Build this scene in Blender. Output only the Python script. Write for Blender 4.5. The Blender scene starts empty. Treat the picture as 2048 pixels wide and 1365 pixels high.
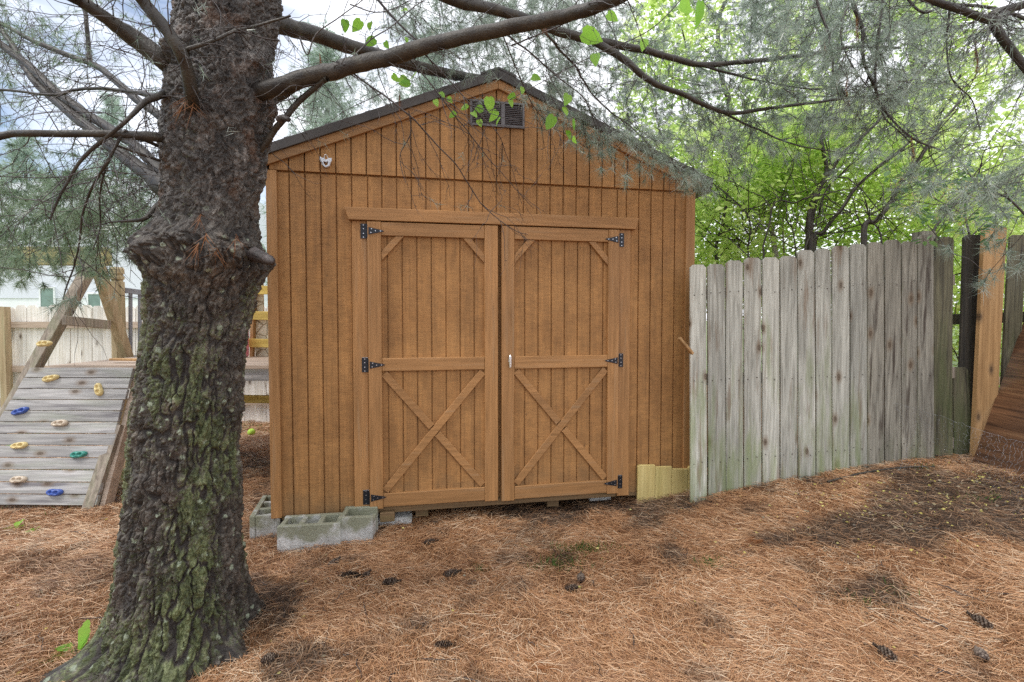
import bpy, bmesh, math, random
import numpy as np
from mathutils import Vector, Matrix
R = math.radians
rng = np.random.default_rng(7)
random.seed(7)
S = bpy.context.scene
COL = S.collection
F = 960.0; PITCH = R(1.8); SH = 15.3
CAM = np.array([0.0, 0.0, 1.5])

# ------------------------------------------------------------------ camera
cd = bpy.data.cameras.new('camera')
cd.sensor_width = 36.0; cd.lens = F / 2048 * 36.0
cd.shift_y = -SH / 2048; cd.clip_start = 0.05; cd.clip_end = 1000
cam = bpy.data.objects.new('camera', cd); COL.objects.link(cam)
cam.location = CAM; cam.rotation_euler = (math.pi / 2 - PITCH, 0, 0)
S.camera = cam
S.render.engine = 'CYCLES'
S.cycles.max_bounces = 8; S.cycles.transmission_bounces = 4; S.cycles.transparent_max_bounces = 6
S.cycles.use_denoising = False
S.view_settings.view_transform = 'Standard'; S.view_settings.look = 'None'
S.view_settings.exposure = 0.80; S.view_settings.gamma = 1.0

# ------------------------------------------------------------------ world + sun
SUN_EL, SUN_AZ = R(56), R(-118)          # azimuth measured from +Y towards +X
w = bpy.data.worlds.new('World'); S.world = w; w.use_nodes = True
nt = w.node_tree; nt.nodes.clear()
def N(t, ty, **k):
    n = t.nodes.new(ty)
    for a, b in k.items(): setattr(n, a, b)
    return n
sky = N(nt, 'ShaderNodeTexSky', sky_type='NISHITA', sun_disc=False, sun_elevation=SUN_EL, sun_rotation=SUN_AZ,
        air_density=1.0, dust_density=1.5, ozone_density=1.5)
tc = N(nt, 'ShaderNodeTexCoord'); mp = N(nt, 'ShaderNodeMapping'); mp.inputs['Scale'].default_value = (1, 1, 3.2)
nz = N(nt, 'ShaderNodeTexNoise'); nz.inputs['Scale'].default_value = 2.3; nz.inputs['Detail'].default_value = 7
nz.inputs['Roughness'].default_value = 0.55
sx = N(nt, 'ShaderNodeSeparateXYZ')
ma = N(nt, 'ShaderNodeMath', operation='MULTIPLY_ADD'); ma.inputs[1].default_value = 0.42
cr = N(nt, 'ShaderNodeValToRGB'); cr.color_ramp.elements[0].position = 0.16; cr.color_ramp.elements[1].position = 0.42
mx = N(nt, 'ShaderNodeMix', data_type='RGBA'); mx.inputs['B'].default_value = (9.2, 9.4, 9.9, 1)
bg = N(nt, 'ShaderNodeBackground'); bg.inputs['Strength'].default_value = 0.1
wo = N(nt, 'ShaderNodeOutputWorld'); L = nt.links.new
L(tc.outputs['Generated'], mp.inputs['Vector']); L(mp.outputs[0], nz.inputs['Vector'])
L(tc.outputs['Generated'], sx.inputs[0]); L(sx.outputs['X'], ma.inputs[0]); L(nz.outputs['Fac'], ma.inputs[2])
L(ma.outputs[0], cr.inputs[0]); L(cr.outputs[0], mx.inputs['Factor']); L(sky.outputs[0], mx.inputs['A'])
L(mx.outputs['Result'], bg.inputs['Color']); L(bg.outputs[0], wo.inputs['Surface'])
sd = bpy.data.lights.new('sun', 'SUN'); sd.energy = 1.3; sd.angle = R(14); sd.color = (1.0, 0.96, 0.9)
so = bpy.data.objects.new('sun', sd); COL.objects.link(so)
sv = Vector((math.sin(SUN_AZ) * math.cos(SUN_EL), math.cos(SUN_AZ) * math.cos(SUN_EL), math.sin(SUN_EL)))
so.rotation_euler = sv.to_track_quat('Z', 'Y').to_euler(); so.location = sv * 20

# ------------------------------------------------------------------ helpers
def P(x, y, D):
    """a point at distance D ahead of the camera seen at photo position x, y"""
    u = (x - 1024) / F; v = (682.5 - y - SH) / F
    d = np.array([u, math.cos(PITCH) + v * math.sin(PITCH), -math.sin(PITCH) + v * math.cos(PITCH)])
    return CAM + d * (D / d[1])
def PV(x, y, D):
    u = (x - 1024) / F; v = (682.5 - y - SH) / F
    dy = math.cos(PITCH) + v * math.sin(PITCH); dz = -math.sin(PITCH) + v * math.cos(PITCH)
    return np.stack([u / dy * D, D + 0 * u, 1.5 + dz / dy * D], -1)

def tag(o, label=None, cat=None, group=None, kind=None):
    if label: o['label'] = label
    if cat: o['category'] = cat
    if group: o['group'] = group
    if kind: o['kind'] = kind
    return o
def empty(name, loc=(0, 0, 0), rz=0.0, **k):
    o = bpy.data.objects.new(name, None); COL.objects.link(o); o.location = loc; o.rotation_euler = (0, 0, rz)
    o.empty_display_size = 0.1
    return tag(o, **k)
def link(name, me, mat=None, parent=None, smooth=False, **k):
    o = bpy.data.objects.new(name, me); COL.objects.link(o)
    if mat: me.materials.append(mat)
    if parent: o.parent = parent
    if smooth: me.shade_smooth()
    return tag(o, **k)
def fast_mesh(name, V, Fc, attrs=None):
    """V (n,3); Fc (m,k) all faces of k corners"""
    V = np.ascontiguousarray(V, dtype=np.float32); Fc = np.ascontiguousarray(Fc, dtype=np.int32)
    me = bpy.data.meshes.new(name); m, k = Fc.shape
    me.vertices.add(len(V)); me.vertices.foreach_set('co', V.ravel())
    me.loops.add(m * k); me.loops.foreach_set('vertex_index', Fc.ravel())
    me.polygons.add(m); me.polygons.foreach_set('loop_start', np.arange(0, m * k, k, dtype=np.int32))
    me.polygons.foreach_set('loop_total', np.full(m, k, dtype=np.int32))
    for a, arr in (attrs or {}).items():
        at = me.attributes.new(a, 'FLOAT', 'POINT'); at.data.foreach_set('value', np.ascontiguousarray(arr, dtype=np.float32))
    me.update(calc_edges=True); me.validate()
    return me

class MB:
    def __init__(s): s.v = []; s.f = []
    def add(s, V, Fs):
        b = len(s.v); s.v += [tuple(map(float, p)) for p in V]; s.f += [tuple(i + b for i in q) for q in Fs]; return s
    def box(s, x0, x1, y0, y1, z0, z1, c=0.0):
        return s.prism([(x0, z0), (x1, z0), (x1, z1), (x0, z1)], y0, y1, c)
    def prism(s, poly, y0, y1, c=0.0):
        """polygon (x,z), counter-clockwise seen from -y, extruded y0..y1; c chamfers the front edge"""
        n = len(poly); P0 = [Vector((a, b)) for a, b in poly]
        cen = sum(P0, Vector((0, 0))) / n
        def ins(d):
            out = []
            for i in range(n):
                a, b, e = P0[i - 1], P0[i], P0[(i + 1) % n]
                d1 = (b - a).normalized(); d2 = (e - b).normalized()
                n1 = Vector((-d1.y, d1.x)); n2 = Vector((-d2.y, d2.x)); m = n1 + n2
                m = m / max(0.3, m.dot(n1)) if m.length > 1e-6 else n1
                out.append(b + m * d)
            return out
        if c > 0:
            q = ins(c); V = [(p.x, y0, p.y) for p in q] + [(p.x, y0 + c, p.y) for p in P0] + [(p.x, y1, p.y) for p in P0]
            Fs = [tuple(range(n))]
            for i in range(n):
                j = (i + 1) % n
                Fs += [(i, n + i, n + j, j), (n + i, 2 * n + i, 2 * n + j, n + j)]
            Fs.append(tuple(range(3 * n - 1, 2 * n - 1, -1)))
        else:
            V = [(p.x, y0, p.y) for p in P0] + [(p.x, y1, p.y) for p in P0]
            Fs = [tuple(range(n))] + [(i, n + i, n + (i + 1) % n, (i + 1) % n) for i in range(n)] + [tuple(range(2 * n - 1, n - 1, -1))]
        return s.add(V, Fs)
    def obb(s, a, b, wdt, thk, up=(0, 0, 1), c=0.0):
        """bar from a to b, section wdt (sideways) x thk (along up-ish)"""
        a = np.array(a, float); b = np.array(b, float); d = (b - a); Ln = np.linalg.norm(d); d /= Ln
        sd_ = np.cross(d, np.array(up, float)); sd_ /= np.linalg.norm(sd_); u = np.cross(sd_, d)
        V = []
        for t in (a, b):
            for i, j in ((-1, -1), (1, -1), (1, 1), (-1, 1)):
                V.append(t + sd_ * i * wdt / 2 + u * j * thk / 2)
        return s.add(V, [(0, 1, 2, 3), (7, 6, 5, 4), (0, 4, 5, 1), (1, 5, 6, 2), (2, 6, 7, 3), (3, 7, 4, 0)])
    def disc(s, c, r, ax, h, n=12):
        """short cylinder from c along ax"""
        a = Vector(ax).normalized(); u = a.orthogonal().normalized(); v = a.cross(u); c = Vector(c)
        V = [c + (u * math.cos(t) + v * math.sin(t)) * r for t in [2 * math.pi * i / n for i in range(n)]]
        V2 = [p + a * h for p in V]
        return s.add(V + V2, [tuple(range(n - 1, -1, -1)), tuple(range(n, 2 * n))] + [(i, (i + 1) % n, n + (i + 1) % n, n + i) for i in range(n)])
    def build(s, name, mat, parent=None, bevel=0.0, smooth=False, **k):
        me = bpy.data.meshes.new(name); me.from_pydata(s.v, [], s.f); me.update()
        bm = bmesh.new(); bm.from_mesh(me)
        bmesh.ops.recalc_face_normals(bm, faces=bm.faces)
        if bevel: bmesh.ops.bevel(bm, geom=list(bm.edges), offset=bevel, segments=1, affect='EDGES', clamp_overlap=True)
        bm.to_mesh(me); bm.free()
        return link(name, me, mat, parent, smooth, **k)

def catmull(pts, n=8):
    p = np.array(pts, float)
    p = np.vstack([2 * p[0] - p[1], p, 2 * p[-1] - p[-2]]); out = []
    for i in range(1, len(p) - 2):
        for t in np.linspace(0, 1, n, endpoint=False):
            out.append(0.5 * ((2 * p[i]) + (-p[i - 1] + p[i + 1]) * t + (2 * p[i - 1] - 5 * p[i] + 4 * p[i + 1] - p[i + 2]) * t * t
                              + (-p[i - 1] + 3 * p[i] - 3 * p[i + 1] + p[i + 2]) * t ** 3))
    out.append(p[-2]); return np.array(out)
class Tubes:
    """many tubes gathered in one mesh"""
    def __init__(s): s.V = []; s.F = []; s.n = 0
    def add(s, pts, rad, k=6, jit=0.0):
        pts = np.asarray(pts, float); m = len(pts); rad = np.broadcast_to(np.asarray(rad, float), (m,))
        t = np.gradient(pts, axis=0); t /= np.maximum(np.linalg.norm(t, axis=1, keepdims=True), 1e-9)
        ref = np.array([0.0, 0, 1]) if abs(t[0][2]) < 0.9 else np.array([0, 1.0, 0])
        u = np.cross(t, ref); u /= np.maximum(np.linalg.norm(u, axis=1, keepdims=True), 1e-9); v = np.cross(t, u)
        a = np.arange(k) * 2 * np.pi / k
        r = rad[:, None] * (1 + jit * rng.normal(size=(m, k)))
        ring = pts[:, None] + r[..., None] * (u[:, None] * np.cos(a)[None, :, None] + v[:, None] * np.sin(a)[None, :, None])
        s.V.append(ring.reshape(-1, 3)); i = np.arange(m - 1)[:, None] * k; j = np.arange(k)[None]; j2 = (j + 1) % k
        s.F.append(np.stack([i + j, i + j2, i + k + j2, i + k + j], -1).reshape(-1, 4) + s.n); s.n += m * k
    def build(s, name, mat, parent=None, **k):
        return link(name, fast_mesh(name, np.vstack(s.V), np.vstack(s.F)), mat, parent, True, **k)

def frames(d, roll):
    d = d / np.maximum(np.linalg.norm(d, axis=1, keepdims=True), 1e-9)
    ref = np.where(np.abs(d[:, 2:3]) < 0.9, np.array([[0, 0, 1.0]]), np.array([[1.0, 0, 0]]))
    u = np.cross(ref, d); u /= np.linalg.norm(u, axis=1, keepdims=True); v = np.cross(d, u)
    c, s_ = np.cos(roll)[:, None], np.sin(roll)[:, None]
    return d, u * c + v * s_, -u * s_ + v * c
def scatter(name, tv, tf, C, d, roll, sc, mat, parent=None, rnd=None, **k):
    """copies of template tv/tf (x along d, y sideways, z normal) merged in one mesh"""
    tv = np.array(tv, float); tf = np.array(tf); n = len(C); a, b, c = frames(d, roll)
    sc = np.broadcast_to(np.asarray(sc, float), (n,))
    V = C[:, None] + sc[:, None, None] * (tv[None, :, 0:1] * a[:, None] + tv[None, :, 1:2] * b[:, None] + tv[None, :, 2:3] * c[:, None])
    Fc = tf[None] + (np.arange(n) * len(tv))[:, None, None]
    rv = rng.random(n) if rnd is None else rnd
    me = fast_mesh(name, V.reshape(-1, 3), Fc.reshape(-1, tf.shape[1]), {'rnd': np.repeat(rv, len(tv))})
    return link(name, me, mat, parent, **k)

# numpy noise
def _h(i, j, k, s=0):
    n = (i * 374761393 + j * 668265263 + k * 2147483647 + s * 974634777) & 0xffffffff
    n = ((n ^ (n >> 13)) * 1274126177) & 0xffffffff
    n = ((n ^ (n >> 16)) * 2246822519) & 0xffffffff
    return ((n ^ (n >> 15)) & 0xffffff) / float(0xffffff)
def vnoise(p, s=0):
    p = np.asarray(p, float); i = np.floor(p).astype(np.int64); f = p - i; f = f * f * (3 - 2 * f); r = 0
    for a in (0, 1):
        for b in (0, 1):
            for c in (0, 1):
                wgt = (f[..., 0] if a else 1 - f[..., 0]) * (f[..., 1] if b else 1 - f[..., 1]) * (f[..., 2] if c else 1 - f[..., 2])
                r = r + wgt * _h(i[..., 0] + a, i[..., 1] + b, i[..., 2] + c, s)
    return r
def fbm(p, o=4, s=0):
    r = 0; a = 0.5; p = np.asarray(p, float)
    for q in range(o): r = r + a * vnoise(p, s + q); p = p * 2.03; a *= 0.5
    return r / (1 - 0.5 ** o)
def worley(p, s=0):
    i = np.floor(p).astype(np.int64); f1 = np.full(p.shape[:-1], 9.0); f2 = f1.copy(); idv = np.zeros(p.shape[:-1])
    for a in (-1, 0, 1):
        for b in (-1, 0, 1):
            for c in (-1, 0, 1):
                q = i + np.array([a, b, c]); o = np.stack([_h(q[..., 0], q[..., 1], q[..., 2], s + t) for t in (1, 2, 3)], -1)
                d = np.linalg.norm(q + o - p, axis=-1); idn = _h(q[..., 0], q[..., 1], q[..., 2], s + 9)
                m = d < f1; f2 = np.where(m, f1, np.minimum(f2, d)); idv = np.where(m, idn, idv); f1 = np.where(m, d, f1)
    return f1, f2, idv
def sm(t): t = np.clip(t, 0, 1); return t * t * (3 - 2 * t)

# ------------------------------------------------------------------ materials
def mat_new(name):
    m = bpy.data.materials.new(name); m.use_nodes = True; t = m.node_tree; t.nodes.clear()
    o = N(t, 'ShaderNodeOutputMaterial'); b = N(t, 'ShaderNodeBsdfPrincipled'); t.links.new(b.outputs[0], o.inputs[0])
    return m, t, b, o
def ramp(t, src, stops):
    r = N(t, 'ShaderNodeValToRGB'); e = r.color_ramp.elements
    while len(e) < len(stops): e.new(0.5)
    for q, (p_, c) in zip(e, stops): q.position = p_; q.color = (*c, 1) if len(c) == 3 else c
    t.links.new(src, r.inputs[0]); return r.outputs[0]
def g(v): return (v, v, v)
def noise(t, vec, scale, detail=4, rough=0.55, dist=0.0):
    n = N(t, 'ShaderNodeTexNoise'); n.inputs['Scale'].default_value = scale; n.inputs['Detail'].default_value = detail
    n.inputs['Roughness'].default_value = rough; n.inputs['Distortion'].default_value = dist
    if vec is not None: t.links.new(vec, n.inputs['Vector'])
    return n.outputs['Fac']
def mapping(t, scale=(1, 1, 1), src='Object', loc=(0, 0, 0), rnd=False):
    c = N(t, 'ShaderNodeTexCoord'); m = N(t, 'ShaderNodeMapping'); m.inputs['Scale'].default_value = scale
    m.inputs['Location'].default_value = loc; v = c.outputs[src]
    if rnd:
        oi = N(t, 'ShaderNodeObjectInfo'); vm = N(t, 'ShaderNodeVectorMath', operation='SCALE'); cx = N(t, 'ShaderNodeCombineXYZ')
        for i in range(3): t.links.new(oi.outputs['Random'], cx.inputs[i])
        vm.inputs['Scale'].default_value = 37.0; t.links.new(cx.outputs[0], vm.inputs[0])
        va = N(t, 'ShaderNodeVectorMath', operation='ADD'); t.links.new(v, va.inputs[0]); t.links.new(vm.outputs[0], va.inputs[1]); v = va.outputs[0]
    t.links.new(v, m.inputs['Vector']); return m.outputs[0]
def mix(t, fac, a, b, mode='MIX'):
    m = N(t, 'ShaderNodeMix', data_type='RGBA', blend_type=mode)
    for s_, v in (('Factor', fac), ('A', a), ('B', b)):
        if hasattr(v, 'is_linked') or isinstance(v, bpy.types.NodeSocket): t.links.new(v, m.inputs[s_])
        elif isinstance(v, (int, float)): m.inputs[s_].default_value = v
        else: m.inputs[s_].default_value = (*v, 1)
    return m.outputs['Result']
def math_(t, op, a, b=0.0, c=None):
    m = N(t, 'ShaderNodeMath', operation=op)
    for i, v in enumerate([a, b] + ([c] if c is not None else [])):
        if isinstance(v, bpy.types.NodeSocket): t.links.new(v, m.inputs[i])
        else: m.inputs[i].default_value = v
    return m.outputs[0]
def bump(t, b, h, strength=0.4, dist=0.01):
    n = N(t, 'ShaderNodeBump'); n.inputs['Strength'].default_value = strength; n.inputs['Distance'].default_value = dist
    t.links.new(h, n.inputs['Height']); t.links.new(n.outputs[0], b.inputs['Normal'])
def attr(t, name):
    a = N(t, 'ShaderNodeAttribute', attribute_name=name); return a.outputs['Fac']
def orand(t): return N(t, 'ShaderNodeObjectInfo').outputs['Random']
def mscale(axis, along=0.06):
    s = [1, 1, 1]; s[axis] = along; return tuple(s)

def plain(name, col, rough=0.6, metal=0.0, var=0.12, sc=20, bmp=0.15):
    m, t, b, o = mat_new(name); v = mapping(t); n = noise(t, v, sc)
    lo = tuple(c * (1 - var) for c in col); hi = tuple(min(1, c * (1 + var)) for c in col)
    t.links.new(ramp(t, n, [(0.3, lo), (0.7, hi)]), b.inputs['Base Color'])
    b.inputs['Roughness'].default_value = rough; b.inputs['Metallic'].default_value = metal
    bump(t, b, noise(t, v, sc * 4), bmp, 0.004); return m

def wood(name, c_lo, c_hi, axis=2, grain=70, wear=None, moss=None, mossamt=0.5, mossz=None, knots=False, rough=0.75, objvar=0.15,
         blotch=None, bmp=0.5, streak=None):
    m, t, b, o = mat_new(name)
    v = mapping(t, mscale(axis, 0.045), rnd=True); v2 = mapping(t, mscale(axis, 0.3), rnd=True); v3 = mapping(t, rnd=True)
    gr = noise(t, v, grain, 5, 0.6, 0.6); col = ramp(t, gr, [(0.32, c_lo), (0.66, c_hi)])
    low = noise(t, v2, 5, 3)
    col = mix(t, 0.8, col, ramp(t, low, [(0.3, g(0.72)), (0.7, g(1.12))]), 'MULTIPLY')
    if wear:
        f = ramp(t, noise(t, v, grain * 0.5, 6, 0.65), [(0.55, g(0)), (0.70, g(0.65))]); col = mix(t, f, col, wear)
    if streak:
        f = ramp(t, noise(t, mapping(t, mscale(axis, 0.08), rnd=True), 22, 4, 0.6), [(0.56, g(0)), (0.68, g(0.9))]); col = mix(t, f, col, streak)
    if knots:
        vo = N(t, 'ShaderNodeTexVoronoi', feature='F1', voronoi_dimensions='2D'); vo.inputs['Scale'].default_value = 5.0
        sp_ = N(t, 'ShaderNodeSeparateXYZ'); cb_ = N(t, 'ShaderNodeCombineXYZ'); t.links.new(mapping(t, mscale(axis, 0.5), rnd=True), sp_.inputs[0])
        t.links.new(sp_.outputs[0], cb_.inputs[0]); t.links.new(sp_.outputs[2], cb_.inputs[1]); t.links.new(cb_.outputs[0], vo.inputs['Vector'])
        dst = math_(t, 'ADD', vo.outputs['Distance'], math_(t, 'MULTIPLY', noise(t, v3, 30, 3), 0.05))
        keep_ = N(t, 'ShaderNodeSeparateColor'); t.links.new(vo.outputs['Color'], keep_.inputs[0])
        kf = ramp(t, keep_.outputs[0], [(0.40, g(0)), (0.42, g(1))])
        col = mix(t, math_(t, 'MULTIPLY', ramp(t, dst, [(0.10, g(0.55)), (0.20, g(0))]), kf), col, (0.17, 0.11, 0.06))
        f = math_(t, 'MULTIPLY', ramp(t, dst, [(0.04, g(0.9)), (0.055, g(0.35)), (0.07, g(0.9)), (0.095, g(0))]), kf); col = mix(t, f, col, (0.07, 0.042, 0.022))
    if moss:
        f = noise(t, mapping(t, mscale(axis, 0.14), rnd=True), 11, 5, 0.62)
        if mossz:
            c = N(t, 'ShaderNodeTexCoord'); sp = N(t, 'ShaderNodeSeparateXYZ'); t.links.new(c.outputs['Object'], sp.inputs[0])
            f = math_(t, 'ADD', f, math_(t, 'MULTIPLY', math_(t, 'SUBTRACT', mossz, sp.outputs[2]), 0.20))
        f = ramp(t, f, [(0.5, g(0)), (0.72, g(mossamt))]); col = mix(t, f, col, moss)
    if blotch:
        f = ramp(t, noise(t, v3, 3.5, 5, 0.6), [(0.5, g(0)), (0.62, g(0.8))]); col = mix(t, f, col, blotch)
    col = mix(t, 1.0, col, ramp(t, orand(t), [(0, g(1 - objvar)), (1, g(1 + objvar))]), 'MULTIPLY')
    t.links.new(col, b.inputs['Base Color'])
    b.inputs['Roughness'].default_value = rough
    bump(t, b, math_(t, 'ADD', gr, math_(t, 'MULTIPLY', noise(t, v3, 180, 2), 0.4)), bmp, 0.003)
    return m

def siding(name, c1, c2):
    """stained plywood siding: rough-sawn lines across, faint grain down"""
    m, t, b, o = mat_new(name)
    vx = mapping(t, (0.06, 1, 1)); vz = mapping(t, (1, 1, 0.05)); v = mapping(t)
    saw = noise(t, vx, 210, 3, 0.6); gr = noise(t, vz, 45, 5, 0.6, 0.8); bl = noise(t, v, 2.2, 4, 0.6); bl2 = noise(t, v, 14, 4, 0.65)
    col = ramp(t, bl, [(0.3, c1), (0.7, c2)])
    col = mix(t, 0.85, col, ramp(t, saw, [(0.3, g(0.76)), (0.62, g(1.08))]), 'MULTIPLY')
    col = mix(t, 0.8, col, ramp(t, gr, [(0.3, g(0.72)), (0.7, g(1.14))]), 'MULTIPLY')
    col = mix(t, 0.5, col, ramp(t, bl2, [(0.35, g(0.75)), (0.6, g(1.1))]), 'MULTIPLY')
    sp = N(t, 'ShaderNodeTexVoronoi', feature='F1'); sp.inputs['Scale'].default_value = 9; t.links.new(mapping(t, (1, 1, 0.5)), sp.inputs['Vector'])
    col = mix(t, ramp(t, sp.outputs['Distance'], [(0.03, g(0.5)), (0.07, g(0))]), col, (0.09, 0.045, 0.015))
    wsh = noise(t, mapping(t, (1, 1, 0.10)), 7, 5, 0.65)
    col = mix(t, 0.38, col, ramp(t, wsh, [(0.36, g(0.74)), (0.62, g(1.14))]), 'MULTIPLY')
    # damp, algae-dulled zone low on the wall
    tcn = N(t, 'ShaderNodeTexCoord'); sz = N(t, 'ShaderNodeSeparateXYZ'); t.links.new(tcn.outputs['Object'], sz.inputs[0])
    f = math_(t, 'ADD', math_(t, 'MULTIPLY', sz.outputs[2], -1.6), math_(t, 'MULTIPLY', noise(t, v, 5, 4), 1.5))
    col = mix(t, ramp(t, f, [(0.15, g(0)), (0.8, g(0.6))]), col, (0.15, 0.105, 0.055))
    t.links.new(col, b.inputs['Base Color']); b.inputs['Roughness'].default_value = 0.72
    bump(t, b, math_(t, 'ADD', saw, math_(t, 'MULTIPLY', gr, 0.5)), 0.45, 0.003)
    return m

M = {}
M['siding'] = siding('stained_siding', (0.31, 0.148, 0.047), (0.45, 0.228, 0.077))
M['trim_z'] = wood('stained_trim_upright', (0.29, 0.143, 0.047), (0.435, 0.220, 0.080), 2, 55, wear=(0.30, 0.19, 0.10), objvar=0.07, bmp=0.35, rough=0.62)
M['trim_x'] = wood('stained_trim_level', (0.29, 0.143, 0.047), (0.435, 0.220, 0.080), 0, 55, wear=(0.30, 0.19, 0.10), objvar=0.07, bmp=0.35, rough=0.62)
M['dark_in'] = plain('dark_interior', (0.03, 0.022, 0.015), 0.9)
M['sill'] = wood('damp_sill_wood', (0.12, 0.075, 0.035), (0.24, 0.15, 0.07), 0, 50, moss=(0.10, 0.12, 0.04), mossamt=0.5)
M['fascia'] = plain('dark_drip_edge', (0.055, 0.047, 0.042), 0.42, 0.2, 0.3, 6)
M['shingle'] = plain('wet_shingle', (0.07, 0.068, 0.07), 0.7, 0, 0.5, 60, 0.8)
M['black_pl'] = plain('black_plastic', (0.11, 0.10, 0.103), 0.4)
M['hinge'] = plain('black_iron', (0.025, 0.028, 0.036), 0.38, 0.5)
M['screw'] = plain('zinc_screw', (0.55, 0.56, 0.6), 0.3, 0.9)
M['nail'] = plain('weathered_nail', (0.10, 0.085, 0.075), 0.5, 0.4)
M['silver'] = plain('silver_metal', (0.72, 0.74, 0.78), 0.22, 0.85)
M['white_metal'] = plain('galvanised_clamp', (0.72, 0.76, 0.82), 0.35, 0.4)
M['yellow_pine'] = wood('fresh_treated_pine', (0.44, 0.33, 0.11), (0.62, 0.50, 0.21), 2, 35, knots=True, objvar=0.08, moss=(0.30, 0.30, 0.10), mossamt=0.4)
M['yellow_x'] = wood('yellow_stained_board', (0.48, 0.33, 0.07), (0.70, 0.52, 0.14), 0, 35, objvar=0.08)
M['beam_x'] = wood('mossy_yellow_beam', (0.30, 0.25, 0.10), (0.52, 0.45, 0.20), 0, 35, objvar=0.03, moss=(0.22, 0.26, 0.10), mossamt=0.6)
M['picket'] = wood('weathered_picket', (0.27, 0.265, 0.225), (0.60, 0.60, 0.53), 2, 60, moss=(0.22, 0.27, 0.12), mossamt=0.8, mossz=0.72, knots=True,
                   objvar=0.18, streak=(0.24, 0.19, 0.14), bmp=0.6)
M['picket_dk'] = wood('weathered_picket_dark', (0.14, 0.130, 0.105), (0.37, 0.35, 0.29), 2, 70, moss=(0.12, 0.15, 0.06), mossamt=0.6, mossz=0.62, knots=True,
                      objvar=0.12, streak=(0.05, 0.035, 0.025), bmp=0.8)
M['picket_moss'] = wood('mossy_picket', (0.05, 0.045, 0.03), (0.19, 0.175, 0.105), 2, 60, moss=(0.085, 0.11, 0.035), mossamt=0.7, mossz=0.8, objvar=0.1,
                        streak=(0.02, 0.02, 0.014), bmp=0.8)
M['picket_blk'] = wood('rotten_black_picket', (0.012, 0.012, 0.010), (0.06, 0.052, 0.038), 2, 60, moss=(0.06, 0.09, 0.03), mossamt=0.5, mossz=0.6, objvar=0.1, bmp=0.8)
M['tan_board'] = wood('tan_board', (0.34, 0.19, 0.075), (0.56, 0.34, 0.15), 2, 40, knots=True, objvar=0.02)
M['ply'] = wood('wet_brown_plywood', (0.050, 0.022, 0.011), (0.17, 0.080, 0.038), 0, 60, streak=(0.22, 0.12, 0.06), objvar=0.02, rough=0.4, bmp=0.4)
M['far_picket'] = wood('sunbleached_picket', (0.70, 0.65, 0.56), (0.93, 0.91, 0.86), 2, 40, knots=True, objvar=0.08)
M['far_rail'] = wood('fence_rail_wood', (0.38, 0.29, 0.22), (0.60, 0.48, 0.38), 0, 40, objvar=0.1)
M['grey_x'] = wood('grey_deck_board', (0.22, 0.215, 0.21), (0.47, 0.46, 0.45), 0, 45, knots=True, moss=(0.30, 0.34, 0.24), mossamt=0.45, objvar=0.13, streak=(0.16, 0.15, 0.16), bmp=0.7)
M['grey_z'] = wood('grey_frame_timber', (0.19, 0.155, 0.12), (0.42, 0.36, 0.29), 2, 45, moss=(0.20, 0.25, 0.12), mossamt=0.5, objvar=0.08)
M['post'] = wood('tan_post_timber', (0.33, 0.24, 0.13), (0.55, 0.43, 0.27), 2, 40, objvar=0.04, moss=(0.26, 0.3, 0.16), mossamt=0.4)
M['rail_paint'] = plain('grey_painted_rail', (0.26, 0.27, 0.30), 0.5)
M['green_pl'] = plain('green_strip', (0.06, 0.22, 0.15), 0.5)
M['pink_pl'] = plain('pink_plastic', (0.75, 0.28, 0.42), 0.4)
M['ball'] = plain('lime_felt', (0.55, 0.85, 0.12), 0.9, 0, 0.1, 80, 0.5)
M['house_wall'] = plain('pale_siding_wall', (0.72, 0.74, 0.82), 0.7, 0, 0.03, 2, 0.1)
M['house_low'] = plain('white_lower_wall', (0.86, 0.88, 0.90), 0.7, 0, 0.03, 2, 0.1)
M['house_glass'] = plain('greenish_window_glass', (0.19, 0.28, 0.25), 0.25, 0, 0.2, 3, 0.0)
M['wire'] = plain('galvanised_wire', (0.30, 0.31, 0.33), 0.4, 0.7)

def stone_panel():
    m, t, b, o = mat_new('cream_stone_panel'); vo = N(t, 'ShaderNodeTexVoronoi', feature='DISTANCE_TO_EDGE'); vo.inputs['Scale'].default_value = 9
    t.links.new(mapping(t), vo.inputs['Vector'])
    t.links.new(ramp(t, vo.outputs['Distance'], [(0.02, (0.30, 0.24, 0.15)), (0.07, (0.66, 0.60, 0.46))]), b.inputs['Base Color'])
    b.inputs['Roughness'].default_value = 0.6; return m
M['stone'] = stone_panel()

def concrete(name, c1, c2):
    m, t, b, o = mat_new(name); v = mapping(t, rnd=True)
    n1 = noise(t, v, 6, 5, 0.6); n2 = noise(t, v, 90, 3, 0.7)
    col = ramp(t, n1, [(0.35, c1), (0.65, c2)])
    col = mix(t, 0.7, col, ramp(t, n2, [(0.35, g(0.7)), (0.6, g(1.1))]), 'MULTIPLY')
    tcn = N(t, 'ShaderNodeTexCoord'); sz = N(t, 'ShaderNodeSeparateXYZ'); t.links.new(tcn.outputs['Object'], sz.inputs[0])
    f = math_(t, 'ADD', math_(t, 'MULTIPLY', sz.outputs[2], 1.6), math_(t, 'MULTIPLY', noise(t, v, 9, 4), 0.9))
    col = mix(t, ramp(t, f, [(0.60, g(0)), (0.74, g(0.8))]), col, (0.20, 0.205, 0.12))
    t.links.new(col, b.inputs['Base Color']); b.inputs['Roughness'].default_value = 0.9
    bump(t, b, n2, 0.8, 0.006); return m
M['block'] = concrete('grey_concrete_block', (0.38, 0.38, 0.36), (0.62, 0.62, 0.60))

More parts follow.
